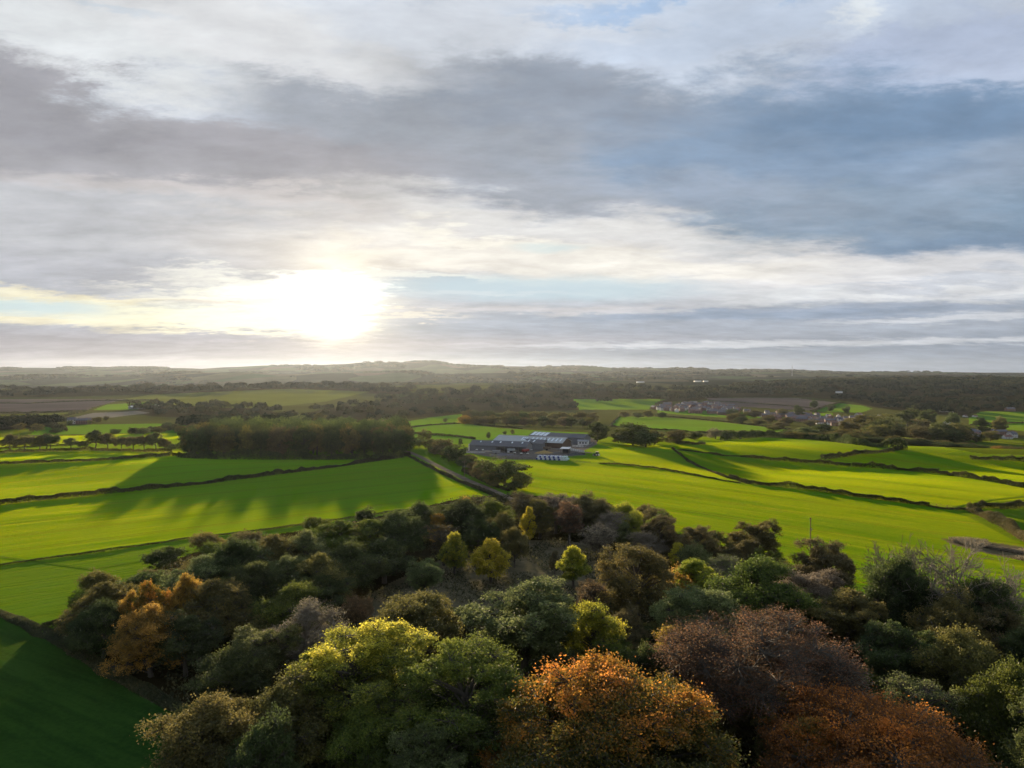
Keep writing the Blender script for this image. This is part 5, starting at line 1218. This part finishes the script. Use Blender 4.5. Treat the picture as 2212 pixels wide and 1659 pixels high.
# silage clamp walls, pens and clutter
def wall_seg(a, b_, h_, th, mat, lab, nm='yard_wall', cat='wall'):
    A = at(*a); B = at(*b_); L_ = math.hypot(*(B - A)[:2]); o = root(nm, A, math.atan2(B[1] - A[1], B[0] - A[0]), lab, cat)
    MB().box(0, L_, -th / 2, th / 2, -.5, h_).build('wall', mat, o); m = MB()
    for i in range(int(L_ / 2.4) + 1): m.box(i * 2.4 - .12, i * 2.4 + .12, -th / 2 - .12, th / 2 + .12, -.5, h_ + .12)
    m.build('piers', 'concrete', o); return o
wall_seg((1234, 957), (1284, 958), 1.2, .25, 'concrete', 'long pale concrete yard wall right of the big barn, the rear one')
wall_seg((1228, 972), (1262, 977), 1.4, .25, 'white_paint', 'white yard wall right of the open shed')
wall_seg((1284, 957), (1262, 966), 1.0, .25, 'concrete', 'slanting concrete wall closing the yard on the right')
wall_seg((1236, 965), (1260, 966), 1.2, .25, 'white_paint', 'short white wall panel in the middle of the right yard')
wall_seg((1088, 966), (1120, 976), 1.0, .25, 'concrete', 'low concrete wall in front of the open barn bays')
def pallet(ox, oy, n, lab):
    p = at(ox, oy); o = root('pallet_stack', p, random.uniform(-.5, .5), lab, 'pallets'); m = MB()
    for k in range(n):
        for y in (-.5, 0, .5): m.box(-.6, .6, y - .05, y + .05, k * .15, k * .15 + .1)
        for x in (-.5, -.25, 0, .25, .5): m.box(x - .09, x + .09, -.6, .6, k * .15 + .1, k * .15 + .125)
    m.build('slats', 'wood', o); MB().box(-.62, .62, -.55, .55, n * .15 + .01, n * .15 + .55).build('load', 'white_paint', o, .08)
for i, (ox, oy, lb) in enumerate([(1098, 979, 'pallet with white sacks near the dark barn gable'), (1112, 981, 'pallet with white sacks right of the first yard pallet'), (1126, 983, 'pallet with white sacks in the middle of the front yard'), (1140, 982, 'pallet with white sacks nearest the wrapped bales'), (1030, 974, 'pallet with white sacks at the far left of the yard'), (1043, 975, 'pallet with white sacks under the long dark wall'), (1148, 974, 'pallet with white sacks by the barn gable end')]): pallet(ox, oy, 3 + i % 3, lb)
def heap(ox, oy, rx, ry, h_, mat, lab, nm='rubble_heap', cat='heap'):
    p = at(ox, oy); r = np.random.RandomState(int(ox)); n = 26; X_, Y_ = np.meshgrid(np.linspace(-1, 1, n), np.linspace(-1, 1, n)); rad2 = np.hypot(X_, Y_)
    Z_ = np.clip(1 - rad2, -.05, 1) ** .8 if False else np.maximum(1 - rad2, -.1); Z_ = Z_ * h_ * 1.2 + np.where(rad2 < .95, r.uniform(-.12, .2, X_.shape) * h_, -.1)
    idx = np.arange(n * n).reshape(n, n); q = np.stack([idx[:-1, :-1], idx[:-1, 1:], idx[1:, 1:], idx[1:, :-1]], -1).reshape(-1, 4)
    me = mesh_np(nm, np.column_stack([X_.ravel() * rx, Y_.ravel() * ry, Z_.ravel()]), q, [MM[mat]]); o = link(bpy.data.objects.new(nm, me)); o.location = tuple(p); tag(o, lab, cat)
heap(1025, 978, 7, 2.5, 1.0, 'concrete', 'pale rubble heap at the left end of the farmyard'); heap(1052, 976, 6, 2.0, .8, 'stone', 'pale stone heap in front of the long dark barn wall'); heap(1245, 983, 6, 2.4, 1.4, 'tarp', 'dark covered silage heap right of the bales', 'silage_heap'); heap(1255, 950, 8, 4, 1.6, 'slate', 'dark muck heap behind the yard walls', 'muck_heap'); heap(1175, 979, 6, 3, 1.4, 'straw', 'straw and brash heap between the bales and the barn', 'straw_heap'); heap(1196, 975, 5, 2.6, 1.2, 'wood', 'brown timber heap left of the open shed', 'timber_heap'); heap(1085, 983, 8, 3, .9, 'slate', 'dark soil heap in the front yard', 'soil_heap')
def trailer_box(ox, oy, rz, col_, lab):
    p = at(ox, oy); o = root('farm_trailer', p, rz, lab, 'trailer')
    MB().box(-2.4, 2.4, -1.1, 1.1, .9, 2.2).build('box', col_, o, .04)
    for y in (-1.0, 1.0): MB().cyl((-.2, y, .5), 'y', .5, .3, 16).build('wheel', 'rubber', o)
    MB().box(2.4, 4, -.07, .07, .75, .9).build('drawbar', 'steel', o)
trailer_box(1104, 977, .2, 'roof_pale', 'grey box trailer standing before the open bays'); trailer_box(1182, 973, -.4, 'wood', 'brown farm trailer between the barn and the open shed'); trailer_box(1135, 978, .9, 'paint_red', 'rust red trailer near the dark barn gable'); trailer_box(1072, 981, 0, 'steel', 'steel trailer at the front left of the yard')
# field gate posts and fences
def post_fence(pts, lab, sp=2.6, h_=1.15):
    Lw = unproj_poly(pts, False, 3); seg = np.linalg.norm(np.diff(Lw[:, :2], axis=0), axis=1); s = np.concatenate([[0], np.cumsum(seg)])
    n = max(2, int(s[-1] / sp)); u = np.linspace(0, s[-1], n); X_ = np.interp(u, s, Lw[:, 0]); Y_ = np.interp(u, s, Lw[:, 1]); Z_ = H(X_, Y_)
    o = root('post_and_rail_fence', (X_[0], Y_[0], Z_[0]), 0, lab, 'fence'); m = MB(); m2 = MB()
    for x, y, z in zip(X_ - X_[0], Y_ - Y_[0], Z_ - Z_[0]): m.box(x - .07, x + .07, y - .07, y + .07, z - .2, z + h_)
    lines = [np.column_stack([X_ - X_[0], Y_ - Y_[0], Z_ - Z_[0] + hh]) for hh in (.5, .95)]
    v, f = tubes(lines, [np.full(n, .04)] * 2, 4); me = mesh_np('rails', v, f, [MM['wood']]); link(bpy.data.objects.new('rails', me), o); m.build('posts', 'wood', o)
post_fence([(1236, 997), (1250, 999), (1275, 1001)], 'timber fence running right from the end of the bale stack')
post_fence([(1095, 993), (1130, 994), (1160, 996)], 'timber fence along the lower edge of the farmyard')
post_fence([(1292, 1002), (1330, 1001), (1370, 1006)], 'timber fence by the gate at the start of the field wall')
post_fence([(2000, 1092), (2060, 1099), (2095, 1103)], 'timber fence at the low end of the long right hedge')
# power poles
def pole(p, h_, arm, lab, rz=0.):
    o = root('power_pole', p, rz, lab, 'power pole')
    MB().cyl((0, 0, h_ / 2), 'z', .17, h_, 10, .11).build('pole', 'wood', o)
    a = MB().box(-arm / 2, arm / 2, -.07, .07, h_ - .5, h_ - .35).build('crossarm', 'wood', o)
    for x in (-arm / 2 + .1, 0, arm / 2 - .1): MB().cyl((x, 0, h_ - .15 if x else h_ + .14), 'z', .07, .3, 8, .04).build('insulator', 'insulator', a)
    MB().box(-.3, .3, -.35, -.12, h_ * .62, h_ * .62 + .5).build('bracket', 'steel', o)
pole(at(1003, 1029), 7.2, 2.2, 'pale timber power pole with crossarm beside the lane', .3)
pole(top_place(1751, 1119, 9.0), 9.0, 1.2, 'power pole in the big right field behind the dark brown tree', .8)
pole(at(1180, 972), 8.0, 1.4, 'power pole in the farmyard before the brown boarded barn', 0)

# ---------------------------------------------------------------- houses
def make_house(L_, D_, he, hr, wall, roof, lab, grp, chim=2, semi=True):
    o = root('house', (0, 0, 0), 0, lab, 'house', grp)
    gable_walls(L_, D_, he, hr).build('wall', wall, o)
    rf = roof_mb(L_, D_, he, hr, .3, .1).build('roof', roof, o)
    for c in range(chim): x = L_ * (.15 if c == 0 else .82); MB().box(x - .4, x + .4, D_ / 2 - .35, D_ / 2 + .35, hr - .4, hr + 1.0).build('chimney', 'brick', rf)
    for z in (1.0, 3.6):
        if z + 1.2 > he: continue
        for x in np.linspace(1.2, L_ - 2.2, max(2, int(L_ / 3))): MB().box(x, x + 1.1, -.04, .0, z, z + 1.2).build('window', 'glass_dark', o)
    MB().box(L_ * .45, L_ * .45 + 1, -.05, 0, 0, 2.05).build('door', 'tile_brown', o)
    return o
HP = []
specs = [(9, 7, 5.2, 7.8, 'render_white', 'slate', 'white-walled house with grey roof'), (14, 7, 5.2, 7.6, 'stone', 'slate', 'stone house with grey roof'), (10, 7, 5.0, 7.6, 'brick', 'tile_brown', 'brick house with brown roof'), (18, 7.5, 5.0, 7.4, 'brick', 'slate', 'brick terrace with grey roof'), (11, 8, 3.0, 5.8, 'render_white', 'tile_brown', 'low white bungalow with brown roof')]
def village(poly, n, minsp, where, seed, rz0):
    r = np.random.RandomState(seed); p = unproj_poly(poly); got = []
    for _ in range(20000):
        if len(got) >= n: break
        x = r.uniform(p[:, 0].min(), p[:, 0].max()); y = r.uniform(p[:, 1].min(), p[:, 1].max())
        y = round(y / (minsp * 1.5)) * minsp * 1.5 + r.normal(0, 2.5)
        if not inside(np.array([x]), np.array([y]), p)[0]: continue
        if got and min((x - a) ** 2 + ((y - b) * .8) ** 2 for a, b in got) < minsp ** 2: continue
        got.append((x, y)); k = r.choice([0, 0, 1, 2, 2, 3, 3, 4]); sp = specs[k]
        lab = sp[6] + ' ' + where; grp = sp[6] + 's ' + where
        if (k) not in HPD: HPD[k] = make_house(*sp[:6], lab, grp); o = HPD[k]; o.location = (x, y, float(H(x, y)) - .2); o.rotation_euler = (0, 0, rz0 + r.normal(0, .25)); continue
        o = copy_thing(HPD[k], (x, y, float(H(x, y)) - .2), rz0 + r.normal(0, .2) + (math.pi / 2 if r.rand() < .22 else 0), lab); o['group'] = grp
HPD = {}
village([(1405, 886), (1440, 873), (1520, 872), (1565, 876), (1590, 886), (1600, 894), (1570, 898), (1500, 893), (1440, 889)], 104, 10, 'in the upper part of the distant village', 3, .1)
village([(1596, 889), (1630, 894), (1700, 894), (1780, 902), (1860, 906), (1905, 914), (1900, 924), (1800, 921), (1760, 916), (1690, 908), (1640, 903)], 96, 10.8, 'in the lower part of the distant village', 4, -.2)
village([(2096, 940), (2140, 937), (2195, 938), (2195, 946), (2100, 945)], 12, 13, 'in the hamlet on the right side of the valley', 5, .1)
def lone(ox, oyb, k, rz, lab, sc=1.0):
    p = at(ox, oyb); o = copy_thing(HPD[k], (p[0], p[1], p[2] - .2), rz, lab, (sc, sc, sc))
    if 'group' in o: del o['group']
    return o
for k in range(5): assert k in HPD
lone(2036, 890, 0, .3, 'white house with pointed gable among trees right of the village', 1.3); lone(2047, 890, 4, -.3, 'lower white house beside the pointed gable house', 1.2)
lone(2046, 920, 0, .5, 'bright white house alone on the valley slope at the right', 1.1); lone(1902, 906, 0, .8, 'white gabled house at the right end of the lower village', 1.2)
lone(1770, 905, 1, 1.3, 'tall pale house standing out in the lower village', 1.2); lone(145, 916, 0, .6, 'white cottage gable among trees on the far left', .9); lone(163, 916, 3, .2, 'long grey farmhouse on the far left beside the white cottage', .8); lone(186, 914, 0, 1.4, 'small white cottage right of the long grey farmhouse', .7)
lone(822, 917, 4, .3, 'white house behind the square wood near the lane', .8); lone(812, 918, 2, .2, 'low house left of the white one behind the square wood', .6)
lone(2176, 888, 3, .1, 'long house at the far right below the dark woods', 1.2); lone(2105, 901, 4, .2, 'low white bungalow between far right fields', .8); lone(2085, 901, 4, .4, 'low white bungalow left of its twin between far right fields', .8)
lone(1855, 899, 4, .5, 'pale house with brown roof above the lower village', 1.2)
lone(2172, 948, 4, 0, 'white-roofed low house in front of the right hamlet', .9)
p = at(284, 884); b = root('long_shed', (p[0], p[1], p[2]), .9, 'long building with bright white roof at the edge of the far left wood', 'shed')
gable_walls(46, 12, 3.5, 5.5).build('wall', 'panel_grey', b); roof_mb(46, 12, 3.5, 5.5).build('roof', 'white_paint', b)
def far_shed(ox, oy, L_, lab):
    p = at(ox, oy); b = root('far_shed', (p[0], p[1], p[2] + 4), 0, lab, 'building'); gable_walls(L_, 12, 4, 5.5).build('wall', 'white_paint', b); roof_mb(L_, 12, 4, 5.5).build('roof', 'roof_pale', b)
far_shed(1500, 827, 30, 'white building in the far town, left one'); far_shed(1520, 827, 20, 'white building in the far town, right one'); far_shed(1770, 824, 42, 'long white building on the far right slopes'); far_shed(1806, 824, 26, 'white building right of the long one on the far slopes'); far_shed(1376, 829, 30, 'single white speck of a building below the distant hill'); far_shed(1808, 852, 18, 'white shed in the far woods beyond the village')
p = at(1711, 812); b = root('radio_mast', (p[0], p[1], p[2]), 0, 'thin radio mast on the far skyline', 'mast'); MB().cyl((0, 0, 45), 'z', 3, 90, 6, 1.5).build('mast_pole', 'steel', b); MB().box(-5, 5, -1, 1, 70, 72).build('antenna_arm', 'steel', b)

# ---------------------------------------------------------------- the air
hz = MB().box(-15000, 15000, -2800, 12400, -70, 230)
hm = bpy.data.materials.new('haze_air'); hm.use_nodes = True; t = NT(hm.node_tree); t.n.clear()
pv = t.new('ShaderNodeVolumePrincipled'); pv.inputs['Color'].default_value = (.72, .83, 1.0, 1); pv.inputs['Density'].default_value = 0.0000125; pv.inputs['Anisotropy'].default_value = .55
o_ = t.new('ShaderNodeOutputMaterial'); t.l.new(pv.outputs[0], o_.inputs['Volume'])
ho = hz.build('haze', hm); tag(ho, 'thin pale haze filling the air over the whole valley', 'haze', kind='stuff')
